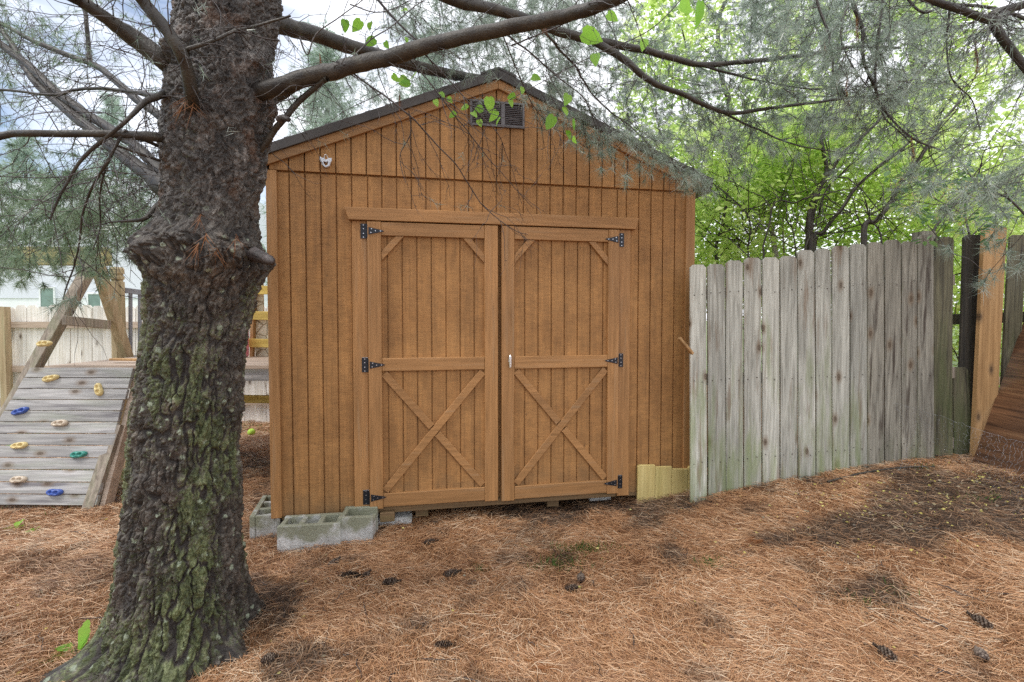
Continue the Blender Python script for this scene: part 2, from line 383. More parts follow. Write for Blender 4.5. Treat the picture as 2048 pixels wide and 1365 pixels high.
def plastic_hold(name, c):
    m, t, b, o = mat_new(name); v = mapping(t); t.links.new(ramp(t, noise(t, v, 30), [(0.3, tuple(x * 0.75 for x in c)), (0.7, c)]), b.inputs['Base Color'])
    b.inputs['Roughness'].default_value = 0.35; bump(t, b, noise(t, v, 120), 0.3, 0.003); return m
M['h_yel'] = plastic_hold('hold_yellow', (0.78, 0.62, 0.28)); M['h_blue'] = plastic_hold('hold_blue', (0.05, 0.11, 0.42))
M['h_grn'] = plastic_hold('hold_teal', (0.05, 0.30, 0.24)); M['h_crm'] = plastic_hold('hold_cream', (0.62, 0.52, 0.40))

def bark_trunk():
    m, t, b, o = mat_new('furrowed_pine_bark'); v = mapping(t)
    rd = attr(t, 'ridge'); up = attr(t, 'upper'); pl = attr(t, 'plate'); sd_ = attr(t, 'mossmap')
    n1 = noise(t, v, 26, 6, 0.7); n2 = noise(t, v, 75, 5, 0.7); n3 = noise(t, v, 7, 5, 0.65)
    low = ramp(t, n1, [(0.32, (0.024, 0.018, 0.014)), (0.50, (0.070, 0.056, 0.044)), (0.62, (0.15, 0.130, 0.105)), (0.76, (0.32, 0.295, 0.25))])
    upc = ramp(t, n1, [(0.30, (0.018, 0.015, 0.013)), (0.48, (0.066, 0.056, 0.048)), (0.62, (0.17, 0.155, 0.14)), (0.75, (0.36, 0.34, 0.32))])
    col = mix(t, up, low, upc)
    col = mix(t, 0.75, col, ramp(t, pl, [(0.1, g(0.5)), (0.9, g(1.5))]), 'MULTIPLY')
    col = mix(t, 0.8, col, ramp(t, n3, [(0.35, g(0.45)), (0.65, g(1.35))]), 'MULTIPLY')
    rust = math_(t, 'MULTIPLY', ramp(t, noise(t, v, 9, 5, 0.65), [(0.55, g(0)), (0.66, g(0.6))]), math_(t, 'ADD', math_(t, 'MULTIPLY', up, 0.7), 0.3))
    col = mix(t, rust, col, (0.15, 0.080, 0.045))
    f = math_(t, 'MULTIPLY', ramp(t, math_(t, 'ADD', math_(t, 'MULTIPLY', n2, 0.70), math_(t, 'MULTIPLY', sd_, 0.80)), [(0.78, g(0)), (0.90, g(0.9))]), ramp(t, rd, [(0.10, g(0)), (0.45, g(1))]))
    green = ramp(t, math_(t, 'ADD', math_(t, 'MULTIPLY', noise(t, v, 60, 4, 0.75), 0.6), math_(t, 'MULTIPLY', pl, 0.4)), [(0.3, (0.028, 0.040, 0.010)), (0.46, (0.080, 0.105, 0.032)), (0.62, (0.18, 0.215, 0.080)), (0.78, (0.36, 0.40, 0.22))])
    col = mix(t, math_(t, 'MULTIPLY', f, 0.85), col, green)
    # charcoal darkening that follows the furrows, never lichened
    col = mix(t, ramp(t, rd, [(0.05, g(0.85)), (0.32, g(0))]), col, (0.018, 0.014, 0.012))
    # pale round lichen spots
    vo = N(t, 'ShaderNodeTexVoronoi', feature='F1'); vo.inputs['Scale'].default_value = 16; t.links.new(v, vo.inputs['Vector'])
    lf = math_(t, 'MULTIPLY', ramp(t, math_(t, 'ADD', vo.outputs['Distance'], math_(t, 'MULTIPLY', n2, 0.5)), [(0.40, g(0.8)), (0.46, g(0))]), math_(t, 'SUBTRACT', 1.0, up))
    col = mix(t, math_(t, 'MULTIPLY', lf, ramp(t, rd, [(0.2, g(0)), (0.5, g(1))])), col, (0.34, 0.39, 0.28))
    t.links.new(col, b.inputs['Base Color']); b.inputs['Roughness'].default_value = 0.5
    b.inputs['Specular IOR Level'].default_value = 0.6
    bump(t, b, math_(t, 'ADD', n1, n2), 1.0, 0.010); return m
M['trunk'] = bark_trunk()
def bark_limb(name, c1, c2, rough=0.5):
    m, t, b, o = mat_new(name); v = mapping(t); n1 = noise(t, v, 14, 5, 0.6); n2 = noise(t, v, 120, 3, 0.6)
    col = ramp(t, n1, [(0.3, c1), (0.7, c2)]); col = mix(t, 0.7, col, ramp(t, n2, [(0.3, g(0.65)), (0.65, g(1.2))]), 'MULTIPLY')
    t.links.new(col, b.inputs['Base Color']); b.inputs['Roughness'].default_value = rough
    bump(t, b, math_(t, 'ADD', n1, n2), 0.6, 0.006); return m
M['limb'] = bark_limb('smooth_limb_bark', (0.016, 0.012, 0.010), (0.062, 0.052, 0.036), 0.5)
M['stub'] = bark_limb('broken_stub_bark', (0.012, 0.009, 0.008), (0.11, 0.09, 0.085), 0.5)
M['twig'] = bark_limb('twig_bark', (0.030, 0.023, 0.021), (0.085, 0.068, 0.060), 0.42)
M['stem_dk'] = bark_limb('dark_stem_bark', (0.020, 0.016, 0.012), (0.07, 0.055, 0.04))
M['stem_pale'] = bark_limb('pale_stem_bark', (0.22, 0.20, 0.16), (0.42, 0.39, 0.33))

def leafy(name, stops, tr=0.5, rough=0.4, trmul=1.6, spec=0.5):
    m = bpy.data.materials.new(name); m.use_nodes = True; t = m.node_tree; t.nodes.clear()
    o = N(t, 'ShaderNodeOutputMaterial'); b = N(t, 'ShaderNodeBsdfPrincipled'); tl = N(t, 'ShaderNodeBsdfTranslucent'); ms = N(t, 'ShaderNodeMixShader')
    col = ramp(t, attr(t, 'rnd'), stops); t.links.new(col, b.inputs['Base Color']); b.inputs['Roughness'].default_value = rough
    b.inputs['Specular IOR Level'].default_value = spec
    t.links.new(mix(t, 1.0, col, g(trmul), 'MULTIPLY'), tl.inputs['Color']); ms.inputs[0].default_value = tr
    t.links.new(b.outputs[0], ms.inputs[1]); t.links.new(tl.outputs[0], ms.inputs[2]); t.links.new(ms.outputs[0], o.inputs[0]); return m
M['needle'] = leafy('pine_needles', [(0, (0.11, 0.16, 0.10)), (0.5, (0.28, 0.35, 0.28)), (1, (0.54, 0.60, 0.54))], 0.42, 0.28, 1.3, 0.9)
M['needle_green'] = leafy('green_pine_needles', [(0, (0.08, 0.14, 0.07)), (0.5, (0.19, 0.28, 0.17)), (1, (0.38, 0.47, 0.34))], 0.42, 0.3, 1.3, 0.8)
M['needle_far'] = leafy('soft_pine_needles', [(0, (0.20, 0.28, 0.20)), (0.5, (0.32, 0.40, 0.33)), (1, (0.48, 0.55, 0.48))], 0.45, 0.4, 1.4)
M['needle_dead'] = leafy('dead_needles', [(0, (0.16, 0.06, 0.02)), (1, (0.40, 0.18, 0.07))], 0.3, 0.5, 1.3)
M['leaf'] = leafy('bright_leaf', [(0, (0.13, 0.23, 0.045)), (0.3, (0.32, 0.46, 0.10)), (0.65, (0.50, 0.62, 0.20)), (1, (0.68, 0.74, 0.38))], 0.64, 0.30, 1.45, 0.8)
M['leaf_dk'] = leafy('glossy_vine_leaf', [(0, (0.04, 0.12, 0.03)), (0.6, (0.09, 0.22, 0.06)), (1, (0.20, 0.34, 0.12))], 0.35, 0.25, 1.5, 0.9)
M['leaf_young'] = leafy('young_leaf', [(0, (0.16, 0.36, 0.03)), (1, (0.32, 0.58, 0.08))], 0.55, 0.35, 1.6)
M['flower'] = leafy('honeysuckle_flower', [(0, (0.75, 0.55, 0.18)), (1, (0.88, 0.78, 0.45))], 0.3, 0.5, 1.1)
M['grass'] = leafy('grass_blades', [(0, (0.05, 0.13, 0.02)), (1, (0.16, 0.32, 0.06))], 0.4, 0.5, 1.4)
M['petal'] = leafy('fallen_bits', [(0, (0.16, 0.13, 0.10)), (0.45, (0.42, 0.36, 0.24)), (0.6, (0.65, 0.58, 0.16)), (1, (0.75, 0.68, 0.25))], 0.2, 0.6, 1.2)
M['cone'] = leafy('cone_scale', [(0, (0.025, 0.014, 0.009)), (0.75, (0.055, 0.032, 0.021)), (1, (0.22, 0.17, 0.13))], 0.0, 0.6, 1.0)

def litter_mat():
    m, t, b, o = mat_new('needle_litter'); r = attr(t, 'rnd'); dk = attr(t, 'dark')
    col = ramp(t, r, [(0, (0.12, 0.050, 0.022)), (0.22, (0.28, 0.128, 0.054)), (0.55, (0.46, 0.238, 0.108)), (0.82, (0.59, 0.36, 0.195)), (1, (0.76, 0.60, 0.42))])
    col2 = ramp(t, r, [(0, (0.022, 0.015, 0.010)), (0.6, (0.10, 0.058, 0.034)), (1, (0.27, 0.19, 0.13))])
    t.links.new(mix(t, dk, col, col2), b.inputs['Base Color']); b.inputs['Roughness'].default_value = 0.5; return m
M['litter'] = litter_mat()
def ground_mat():
    m, t, b, o = mat_new('forest_floor'); v = mapping(t)
    n = noise(t, v, 60, 6, 0.7); l = noise(t, v, 3, 4, 0.6)
    col = ramp(t, n, [(0.3, (0.13, 0.060, 0.030)), (0.5, (0.30, 0.150, 0.072)), (0.75, (0.48, 0.28, 0.15))])
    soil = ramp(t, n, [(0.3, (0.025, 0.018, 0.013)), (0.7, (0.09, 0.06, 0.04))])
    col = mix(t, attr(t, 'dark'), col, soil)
    gr = ramp(t, n, [(0.3, (0.10, 0.15, 0.04)), (0.7, (0.22, 0.30, 0.10))])
    col = mix(t, attr(t, 'lawn'), col, gr)
    t.links.new(col, b.inputs['Base Color']); b.inputs['Roughness'].default_value = 0.85; bump(t, b, n, 0.9, 0.02); return m
M['ground'] = ground_mat()

# ------------------------------------------------------------------ the ground
def gh(X, Y):
    X = np.asarray(X, float); Y = np.asarray(Y, float)
    z = 0.40 * sm((X - 0.3) / 3.1) * sm((Y - 1.2) / 2.2)
    z = z + 0.065 * np.exp(-((X + 1.0) ** 2 + (Y - 2.5) ** 2) / 0.07) - 0.075 * np.exp(-((X + 1.5) ** 2 + (Y - 1.85) ** 2) / 0.22)
    fade = sm((14 - Y) / 6)
    p = np.stack([X, Y, 0 * X], -1)
    z = z + fade * (0.045 * (fbm(p * 1.3, 3, 11) - 0.5) + 0.030 * (fbm(p * 5, 3, 21) - 0.5))
    return z
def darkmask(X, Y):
    """bare dark soil: under the right-hand corner, small scuffed patches, at the trunk foot; also darkens the ground under shed and play deck"""
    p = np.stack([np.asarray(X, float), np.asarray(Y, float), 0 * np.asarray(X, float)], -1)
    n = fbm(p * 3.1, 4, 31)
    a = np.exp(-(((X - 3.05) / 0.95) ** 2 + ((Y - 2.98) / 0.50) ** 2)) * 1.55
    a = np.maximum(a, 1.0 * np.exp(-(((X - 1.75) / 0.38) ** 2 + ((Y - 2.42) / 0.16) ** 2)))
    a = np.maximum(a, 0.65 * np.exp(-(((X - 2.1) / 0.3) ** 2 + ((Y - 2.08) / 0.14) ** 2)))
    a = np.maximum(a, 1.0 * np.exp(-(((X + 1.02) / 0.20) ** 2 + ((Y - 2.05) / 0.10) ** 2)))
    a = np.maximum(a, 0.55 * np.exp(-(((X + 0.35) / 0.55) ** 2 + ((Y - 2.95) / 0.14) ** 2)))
    a = np.maximum(a, 1.1 * np.exp(-(((X - 0.15) / 1.2) ** 2 + ((Y - 3.75) / 0.33) ** 2)))  # darkens a strip of ground along and under the shed front
    a = np.maximum(a, 0.8 * np.exp(-(((X + 2.5) / 0.5) ** 2 + ((Y - 4.9) / 0.35) ** 2)))  # darkens the ground below the play deck
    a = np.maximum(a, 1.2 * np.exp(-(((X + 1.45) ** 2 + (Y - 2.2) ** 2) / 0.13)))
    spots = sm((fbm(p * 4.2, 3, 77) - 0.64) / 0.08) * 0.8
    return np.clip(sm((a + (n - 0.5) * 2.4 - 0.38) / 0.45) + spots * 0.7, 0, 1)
gx = np.concatenate([-np.geomspace(150, 7, 26), np.linspace(-6.6, 5.6, 306), np.geomspace(6, 150, 26)])
gy = np.concatenate([[-40, -20, -8, -3, -1], np.linspace(0, 8, 201), np.geomspace(8.3, 220, 40)])
GX, GY = np.meshgrid(gx, gy)
GZ = gh(GX, GY); nx, ny = len(gx), len(gy)
i = np.arange(ny - 1)[:, None] * nx; j = np.arange(nx - 1)[None]
Fg = np.stack([i + j, i + j + 1, i + nx + j + 1, i + nx + j], -1).reshape(-1, 4)
lawn = np.clip(sm((GY - 8.5) / 1.5) + 0.75 * np.exp(-(((GX + 4.1) / 0.9) ** 2 + ((GY - 4.6) / 0.5) ** 2)) + 0.8 * sm((-GX - 5.2) / 0.8), 0, 1)
link('ground', fast_mesh('ground', np.stack([GX, GY, GZ], -1).reshape(-1, 3), Fg, {'dark': darkmask(GX, GY).ravel() * 0.9, 'lawn': lawn.ravel()}), M['ground'], smooth=True, kind='structure')

# ------------------------------------------------------------------ the shed
PHI = 0.18265779; SO = (-1.63998, 3.27405, 0.0)
shed = empty('shed', SO, PHI, label='brown stained wooden shed with double doors standing on concrete blocks', cat='shed')
CP, SP_ = math.cos(PHI), math.sin(PHI)
def SW(x, y, z=0.0):
    """shed-local to world"""
    return np.array([SO[0] + x * CP - y * SP_, SO[1] + x * SP_ + y * CP, z])
WID = 3.12; DEP = 3.65; SEAM = 2.50; AP = 1.56
def roofz(x): return 3.158 - 0.405 * abs(x - AP)      # underside of the rake trim on the wall
xs = [0.0] + [0.127 + 0.1016 * k for k in range(29)] + [WID]
G = 0.0045
def strips(xs, z0, ztop, y0, y1, gap=G):
    mb = MB()
    for a, b in zip(xs[:-1], xs[1:]):
        a2, b2 = a + gap, b - gap
        if b2 - a2 < 0.004: continue
        za, zb = ztop(a2), ztop(b2)
        if a2 < AP < b2 and za != zb or (ztop(a2) != ztop(AP) and a2 < AP < b2):
            poly = [(a2, z0), (b2, z0), (b2, zb), (AP, ztop(AP)), (a2, za)]
        else: poly = [(a2, z0), (b2, z0), (b2, zb), (a2, za)]
        mb.prism(poly, y0, y1, 0.0015)
    return mb
# lower siding left and right of the doors and over the header
lo = strips([x for x in xs if x < 0.62] + [0.64], 0.128, lambda x: SEAM - 0.012, -0.006, 0.006)
for mbx in (strips([0.64] + [x for x in xs if 0.66 < x < 2.46] + [2.49], 2.185, lambda x: SEAM - 0.012, -0.006, 0.006),
            strips([2.49] + [x for x in xs if x > 2.51], 0.128, lambda x: SEAM - 0.012, -0.006, 0.006)):
    lo.add(mbx.v, mbx.f)
lo.box(0.001, WID - 0.001, 0.0062, 0.02, 0.13, SEAM)
fw = lo.build('front_wall', M['siding'], shed)
up = strips(xs, SEAM, lambda x: roofz(x) + 0.03, -0.018, 0.004)
up.prism([(0.002, SEAM + 0.004), (WID - 0.002, SEAM + 0.004), (WID - 0.002, roofz(WID)), (AP, roofz(AP)), (0.002, roofz(0))], 0.0045, 0.019)
up.build('gable_wall', M['siding'], shed)
sw_ = MB()
sw_.box(0.0, 0.02, 0.021, DEP, 0.13, roofz(0) - 0.01); sw_.box(WID - 0.02, WID, 0.021, DEP, 0.13, roofz(0) - 0.01)
sw_.prism([(0.021, 0.13), (WID - 0.021, 0.13), (WID - 0.021, roofz(0)), (AP, roofz(AP)), (0.021, roofz(0))], DEP - 0.03, DEP)
sw_.build('side_and_back_walls', M['siding'], shed)
fl = MB(); fl.box(0.03, WID - 0.03, 0.03, DEP - 0.04, 0.13, 0.16); fl.build('floor', M['sill'], shed)
MB().box(-0.016, 0.052, -0.024, -0.0065, 0.126, SEAM - 0.004, 0.002).build('corner_trim', M['trim_z'], shed)
MB().box(3.058, WID + 0.016, -0.024, -0.0065, 0.20, SEAM - 0.004, 0.002).build('corner_trim', M['trim_z'], shed)
def rake(xa, za, xb, zb, h): return [(xa, za), (xb, zb), (xb, zb + h), (xa, za + h)]
MB().prism(rake(-0.02, roofz(-0.02), AP - 0.001, roofz(AP), 0.066), -0.040, -0.0185, 0.002).build('rake_trim', M['trim_x'], shed)
MB().prism(rake(AP + 0.001, roofz(AP), WID + 0.06, roofz(WID + 0.06), 0.066), -0.040, -0.0185, 0.002).build('rake_trim', M['trim_x'], shed)
OV = 0.145
def rz2(x): return roofz(x) + 0.064
MB().prism([(-OV, rz2(-OV)), (AP, rz2(AP)), (AP, rz2(AP) + 0.066), (-OV, rz2(-OV) + 0.066)], -0.058, -0.042, 0.002).build('fascia', M['fascia'], shed)
MB().prism([(AP + 0.001, rz2(AP)), (WID + OV, rz2(WID + OV)), (WID + OV, rz2(WID + OV) + 0.066), (AP + 0.001, rz2(AP) + 0.066)], -0.058, -0.042, 0.002).build('fascia', M['fascia'], shed)
rf = MB()
rf.prism([(-OV, rz2(-OV)), (AP, rz2(AP)), (WID + OV, rz2(WID + OV)), (WID + OV, rz2(WID + OV) + 0.058), (AP, rz2(AP) + 0.058), (-OV, rz2(-OV) + 0.058)], -0.0415, DEP + 0.05)
for sgn in (-1, 1):                                   # shingle courses
    nC = 13; Ls = AP + OV
    for c in range(nC):
        d0 = Ls * c / nC; d1 = Ls * (c + 1) / nC + 0.01
        yy = -0.050
        while yy < DEP:
            w_ = random.uniform(0.18, 0.34); e = random.uniform(0, 0.004)
            a = AP + sgn * d0; b = AP + sgn * d1
            z_ = lambda x: rz2(x) + 0.060
            q = [(a, z_(a)), (b, z_(b) + 0.004), (b, z_(b) + 0.011 + e), (a, z_(a) + 0.003)]
            if sgn < 0: q = q[::-1]
            rf.prism(q, yy, min(yy + w_ - 0.006, DEP + 0.05)); yy += w_
rf.build('roof', M['shingle'], shed)
rc = MB(); yy = -0.062
while yy < DEP:
    z0 = rz2(AP) + 0.066
    rc.prism([(AP - 0.13, z0 - 0.052), (AP, z0), (AP + 0.13, z0 - 0.052), (AP + 0.13, z0 - 0.040 + random.uniform(0, .006)), (AP, z0 + 0.014), (AP - 0.13, z0 - 0.040 + random.uniform(0, .006))], yy, yy + 0.15)
    yy += 0.152
rc.build('ridge_cap', M['shingle'], shed)
for x0, x1 in ((-OV, -0.01), (WID + 0.01, WID + OV)):
    MB().box(x0 + 0.003, x1 - 0.003, -0.041, DEP + 0.04, rz2(-OV) - 0.035, rz2(-OV) - 0.001).build('eave_soffit', M['fascia'], shed)
# gable vent
vm = MB(); vx0, vx1, vz0, vz1 = 1.357, 1.754, 2.888, 3.069
for b_ in ((vx0, vx1, vz0, vz0 + 0.014), (vx0, vx1, vz1 - 0.014, vz1), (vx0, vx0 + 0.014, vz0 + 0.0145, vz1 - 0.0145), (vx1 - 0.014, vx1, vz0 + 0.0145, vz1 - 0.0145),
           (vx0 + 0.225, vx0 + 0.252, vz0 + 0.0145, vz1 - 0.0145)):
    vm.box(b_[0], b_[1], -0.036, -0.019, b_[2], b_[3])
vent = vm.build('vent', M['black_pl'], shed)
sl = MB(); nS = 11
for k in range(nS):
    z = vz0 + 0.018 + k * (vz1 - vz0 - 0.036) / nS
    for xa_, xb_ in ((vx0 + 0.0145, vx0 + 0.2245), (vx0 + 0.2525, vx1 - 0.0145)):
        sl.obb((xa_, -0.029, z + 0.003), (xb_, -0.029, z + 0.003), 0.017, 0.0035, (0, -1.1, 1))
sl.build('louvre', M['black_pl'], vent)
MB().box(vx0 + 0.0145, vx1 - 0.0145, -0.0215, -0.0188, vz0 + 0.0145, vz1 - 0.0145).build('backing', M['dark_in'], vent)
# door surround
MB().prism([(0.520, 2.176), (2.620, 2.180), (2.645, 2.266), (0.487, 2.262)], -0.062, -0.0065, 0.003).build('door_header', M['trim_x'], shed)
MB().box(0.535, 0.636, -0.036, -0.0065, 0.114, 2.174, 0.002).build('door_jamb', M['trim_z'], shed)
MB().box(2.492, 2.588, -0.036, -0.0065, 0.118, 2.176, 0.002).build('door_jamb', M['trim_z'], shed)
MB().box(0.638, 2.490, -0.018, 0.03, 0.108, 0.160, 0.002).build('door_sill', M['sill'], shed)
MB().box(0.053, 0.534, -0.012, 0.03, 0.104, 0.1275, 0.002).build('bottom_plate', M['sill'], shed)
MB().box(2.59, 3.08, -0.004, 0.03, 0.10, 0.1275, 0.002).build('bottom_plate', M['sill'], shed)
di = MB(); di.box(0.64, 2.49, 0.0205, 0.04, 0.165, 2.18); di.build('inner_dark', M['dark_in'], shed)

def tri_hinge(parent, x0, x1, zc, sgn):
    """T hinge: upright plate on the jamb, tapering strap on the door; sgn +1 strap to the right"""
    h = MB(); ya, yb = -0.0415, -0.0385
    px0, px1 = (x0, x1) if sgn > 0 else (x1, x0)
    lo_, hi_ = min(x0, x1), max(x0, x1)
    h.box(lo_, hi_, ya, yb, zc - 0.052, zc + 0.052, 0.001)
    xb_ = hi_ if sgn > 0 else lo_
    s = sgn
    pl = [(xb_ + s * 0.016, zc - 0.026), (xb_ + s * 0.022, zc - 0.024), (xb_ + s * 0.108, zc - 0.006), (xb_ + s * 0.122, zc), (xb_ + s * 0.108, zc + 0.006), (xb_ + s * 0.022, zc + 0.024), (xb_ + s * 0.016, zc + 0.026)]
    if s < 0: pl = pl[::-1]
    h.prism(pl, -0.0645, -0.0615, 0.0008)
    h.disc((xb_ + s * 0.008, -0.052, zc - 0.045), 0.008, (0, 0, 1), 0.090, 10)
    nf0 = len(h.f); sc = h
    for dx, dz in ((0.5, -0.042), (0.5, -0.016), (0.5, 0.016), (0.5, 0.042)):
        sc.disc((lo_ + (hi_ - lo_) * dx, -0.0415, zc + dz), 0.0038, (0, -1, 0), 0.0022, 8)
    for dx, dz in ((0.032, -0.012), (0.036, 0.013), (0.062, 0.0), (0.096, 0.0)):
        sc.disc((xb_ + s * dx, -0.0645, zc + dz), 0.0038, (0, -1, 0), 0.0022, 8)
    ho = h.build('hinge', M['hinge'], parent); ho.data.materials.append(M['screw'])
    for p_ in ho.data.polygons:
        p_.material_index = 1 if all(abs(ho.data.vertices[v_].co.y - q) < 0.0024 for v_ in p_.vertices for q in [(-0.0425 if len(p_.vertices) else 0)]) and p_.area < 6e-5 or (p_.area < 6e-5 and all(ho.data.vertices[v_].co.y < -0.0644 for v_ in p_.vertices)) else 0
    return ho
YP0, YP1 = -0.034, -0.0190      # door skin
YT0, YT1 = -0.060, -0.0345      # boards on the skin
def door(xa, xb, za, zb, sl_, sr_, groove0, hinge_side, name='door', label=None):
    gxs = [xa] + [groove0 + 0.1016 * k for k in range(12) if xa + 0.03 < groove0 + 0.1016 * k < xb - 0.03] + [xb]
    mb = strips(gxs, za, lambda x: zb, YP0, -0.0235)
    mb.box(xa, xb, -0.0233, YP1, za, zb)
    d = mb.build(name, M['siding'], shed, label=label)
    MB().box(xa, sl_, YT0, YT1, za - 0.004, zb, 0.003).build('stile', M['trim_z'], d)
    MB().box(sr_, xb, YT0, YT1, za - 0.004, zb, 0.003).build('stile', M['trim_z'], d)
    e = 0.0015
    for z0, z1 in ((zb - 0.095, zb - 0.002), (1.128, 1.220), (za + 0.006, za + 0.102)):
        MB().box(sl_ + e, sr_ - e, YT0 + 0.001, YT1, z0, z1, 0.003).build('rail', M['trim_x'], d)
    def bar(ax, az, bx, bz, w_, y0, y1, nm='brace', clip=None):
        a = Vector((ax, az)); b = Vector((bx, bz)); dd = (b - a).normalized(); n_ = Vector((-dd.y, dd.x)) * w_ / 2
        poly = [a - n_, b - n_, b + n_, a + n_]
        MB().prism([tuple(p) for p in poly], y0, y1, 0.002).build(nm, M['trim_x'], d)
    # corner braces with ends cut to the frame
    T = zb - 0.0965; w1 = 0.048
    xl, xr = sl_ + e, sr_ - e
    MB().prism([(xl, T - 0.175), (xl, T - 0.175 + w1 * 1.35), (xl + 0.155 - w1 * 1.2, T), (xl + 0.155, T)][::-1], YT0 + 0.006, YT1, 0.002).build('corner_brace', M['trim_x'], d)
    MB().prism([(xr, T - 0.175), (xr - 0.155, T), (xr - 0.155 + w1 * 1.2, T), (xr, T - 0.175 + w1 * 1.35)][::-1], YT0 + 0.006, YT1, 0.002).build('corner_brace', M['trim_x'], d)
    z0, z1 = za + 0.1035, 1.1265; w2 = 0.052
    # long diagonal, then the other one in two lengths butting on it
    def dbar(x1_, zz1, x2_, zz2, t0, t1):
        a = Vector((x1_, zz1)); b = Vector((x2_, zz2)); dd = b - a; n_ = Vector((-dd.y, dd.x)).normalized() * w2 / 2
        a2, b2 = a + dd * t0, a + dd * t1
        MB().prism([tuple(p) for p in (a2 - n_, b2 - n_, b2 + n_, a2 + n_)], YT0 + 0.008, YT1, 0.002).build('cross_brace', M['trim_x'], d)
    q = 0.016
    dbar(xl + q * 0.8, z0 + q, xr - q * 0.8, z1 - q, 0.0, 1.0)
    dbar(xl + q * 0.8, z1 - q, xr - q * 0.8, z0 + q, 0.0, 0.468)
    dbar(xl + q * 0.8, z1 - q, xr - q * 0.8, z0 + q, 0.532, 1.0)
    return d
dl = door(0.640, 1.553, 0.160, 2.170, 0.732, 1.456, 0.772, 'l', label='left door of the pair, without a handle')
dr = door(1.580, 2.488, 0.152, 2.172, 1.675, 2.400, 1.757, 'r', label='right door of the pair, with a silver handle')
for dd, x0, x1, sg in ((dl, 0.594, 0.634, 1), (dr, 2.532, 2.494, -1)):
    for zc in ((2.104, 1.174, 0.238) if sg > 0 else (2.098, 1.177, 0.231)):
        tri_hinge(dd, x0, x1, zc, sg)
hd = MB(); hd.disc((1.640, -0.0605, 1.188), 0.012, (0, -1, 0), 0.012, 16)
pts = [(-0.007, -0.046), (0.007, -0.046), (0.009, -0.01), (0.010, 0.02), (0.007, 0.040), (0.0, 0.046), (-0.007, 0.040), (-0.010, 0.02), (-0.009, -0.01)]
hd.prism([(1.640 + a, 1.185 + b) for a, b in pts], -0.094, -0.073, 0.004)
hd.build('handle', M['silver'], dr, bevel=0.0, smooth=False)

# plank skirting nailed over the gap at the right end
sk = empty('plank_skirting', SW(2.9, -0.03, 0.05), PHI, label='low row of fresh yellow pine boards against the shed base', cat='boards')
for x0, x1, zt in ((2.662, 2.806, 0.352), (2.809, 2.949, 0.330), (2.952, 3.088, 0.306), (3.092, 3.125, 0.318)):
    dx = 0.012
    MB().prism([(x0 - 2.9, -0.05), (x1 - 2.9, -0.05), (x1 - 2.9, zt - 0.05 - random.uniform(0, .012)), (x0 + dx - 2.9, zt - 0.05), (x0 - 2.9, zt - 0.062)], -0.012, 0.010, 0.002).build('plank', M['yellow_pine'], sk)

# porcelain-looking clamp under the eave
br = empty('metal_clamp', SW(0.372, -0.02, 2.565), PHI, label='small silver metal clamp hanging on the gable siding at upper left', cat='clamp')
c = MB()
out = [(-0.036, 0.030), (-0.040, 0.012), (-0.030, -0.006), (-0.026, -0.022), (0.0, -0.040), (0.024, -0.026), (0.028, -0.006), (0.038, 0.010), (0.036, 0.028), (0.018, 0.026), (0.0, 0.014), (-0.018, 0.026)]
inn = [(x * 0.42 + 0.0, z * 0.42 - 0.010) for x, z in out]
n_ = len(out)
V = [(x, -0.022, z) for x, z in out] + [(x, -0.022, z) for x, z in inn] + [(x, -0.002, z) for x, z in out] + [(x, -0.002, z) for x, z in inn]
Fs = []
for a in range(n_):
    b_ = (a + 1) % n_; Fs += [(a, b_, n_ + b_, n_ + a), (2 * n_ + a, 3 * n_ + a, 3 * n_ + b_, 2 * n_ + b_), (a, 2 * n_ + a, 2 * n_ + b_, b_), (n_ + a, n_ + b_, 3 * n_ + b_, 3 * n_ + a)]
c.add(V, Fs); c.build('clamp_body', M['white_metal'], br, bevel=0.002)
tb = Tubes(); tb.add(catmull([(-0.012, -0.02, 0.02), (-0.006, -0.022, 0.042), (0.004, -0.022, 0.046), (0.016, -0.02, 0.022)]), 0.002, 6)
tb.build('wire_bail', M['silver'], br)

# ------------------------------------------------------------------ concrete blocks
def cblock(name, loc, rz, size, holes, label, group='concrete blocks under the shed', tilt=0.0, broken=False):
    """block with its cells facing up; size along local x, y, z"""
    lx, ly, lz = size; t_ = 0.034
    o = MB()
    ys = (-ly / 2, ly / 2)
    o.box(-lx / 2, lx / 2, ys[0], ys[0] + t_, 0, lz); o.box(-lx / 2, lx / 2, ys[1] - t_, ys[1], 0, lz)
    xsr = np.linspace(-lx / 2, lx / 2 - t_, holes + 1)
    for k, x in enumerate(xsr):
        wz = lz - (0.0 if not broken or k < holes else 0.04) - 0.003
        o.box(x + (0.0006 if k else 0.004), x + t_ - (0.004 if k == holes else 0.0), ys[0] + t_ + 0.0005, ys[1] - t_ - 0.0005, 0.002, wz)
    o.box(-lx / 2 + t_ + 0.001, lx / 2 - t_ - 0.001, ys[0] + t_ + 0.001, ys[1] - t_ - 0.001, 0.001, lz * 0.74)
    q = o.build(name, M['block'], None, bevel=0.003, label=label, cat='concrete block', group=group)
    q.location = loc; q.rotation_euler = (tilt, 0, rz)
    # worn edges
    md = q.modifiers.new('wear', 'SUBSURF'); md.subdivision_type = 'SIMPLE'; md.levels = 2; md.render_levels = 2
    tx = bpy.data.textures.new('wear', 'CLOUDS'); tx.noise_scale = 0.05
    dm = q.modifiers.new('rough', 'DISPLACE'); dm.texture = tx; dm.strength = 0.006; dm.mid_level = 0.5
    return q
a_ = SW(0.19, -0.10)
cblock('concrete_block', (*P(609, 1100, 3.10)[:2] + np.array([0.02, 0.085]), -0.055), PHI - 0.04, (0.395, 0.19, 0.205), 3, 'full-length grey concrete block with open cells, under the shed front corner')
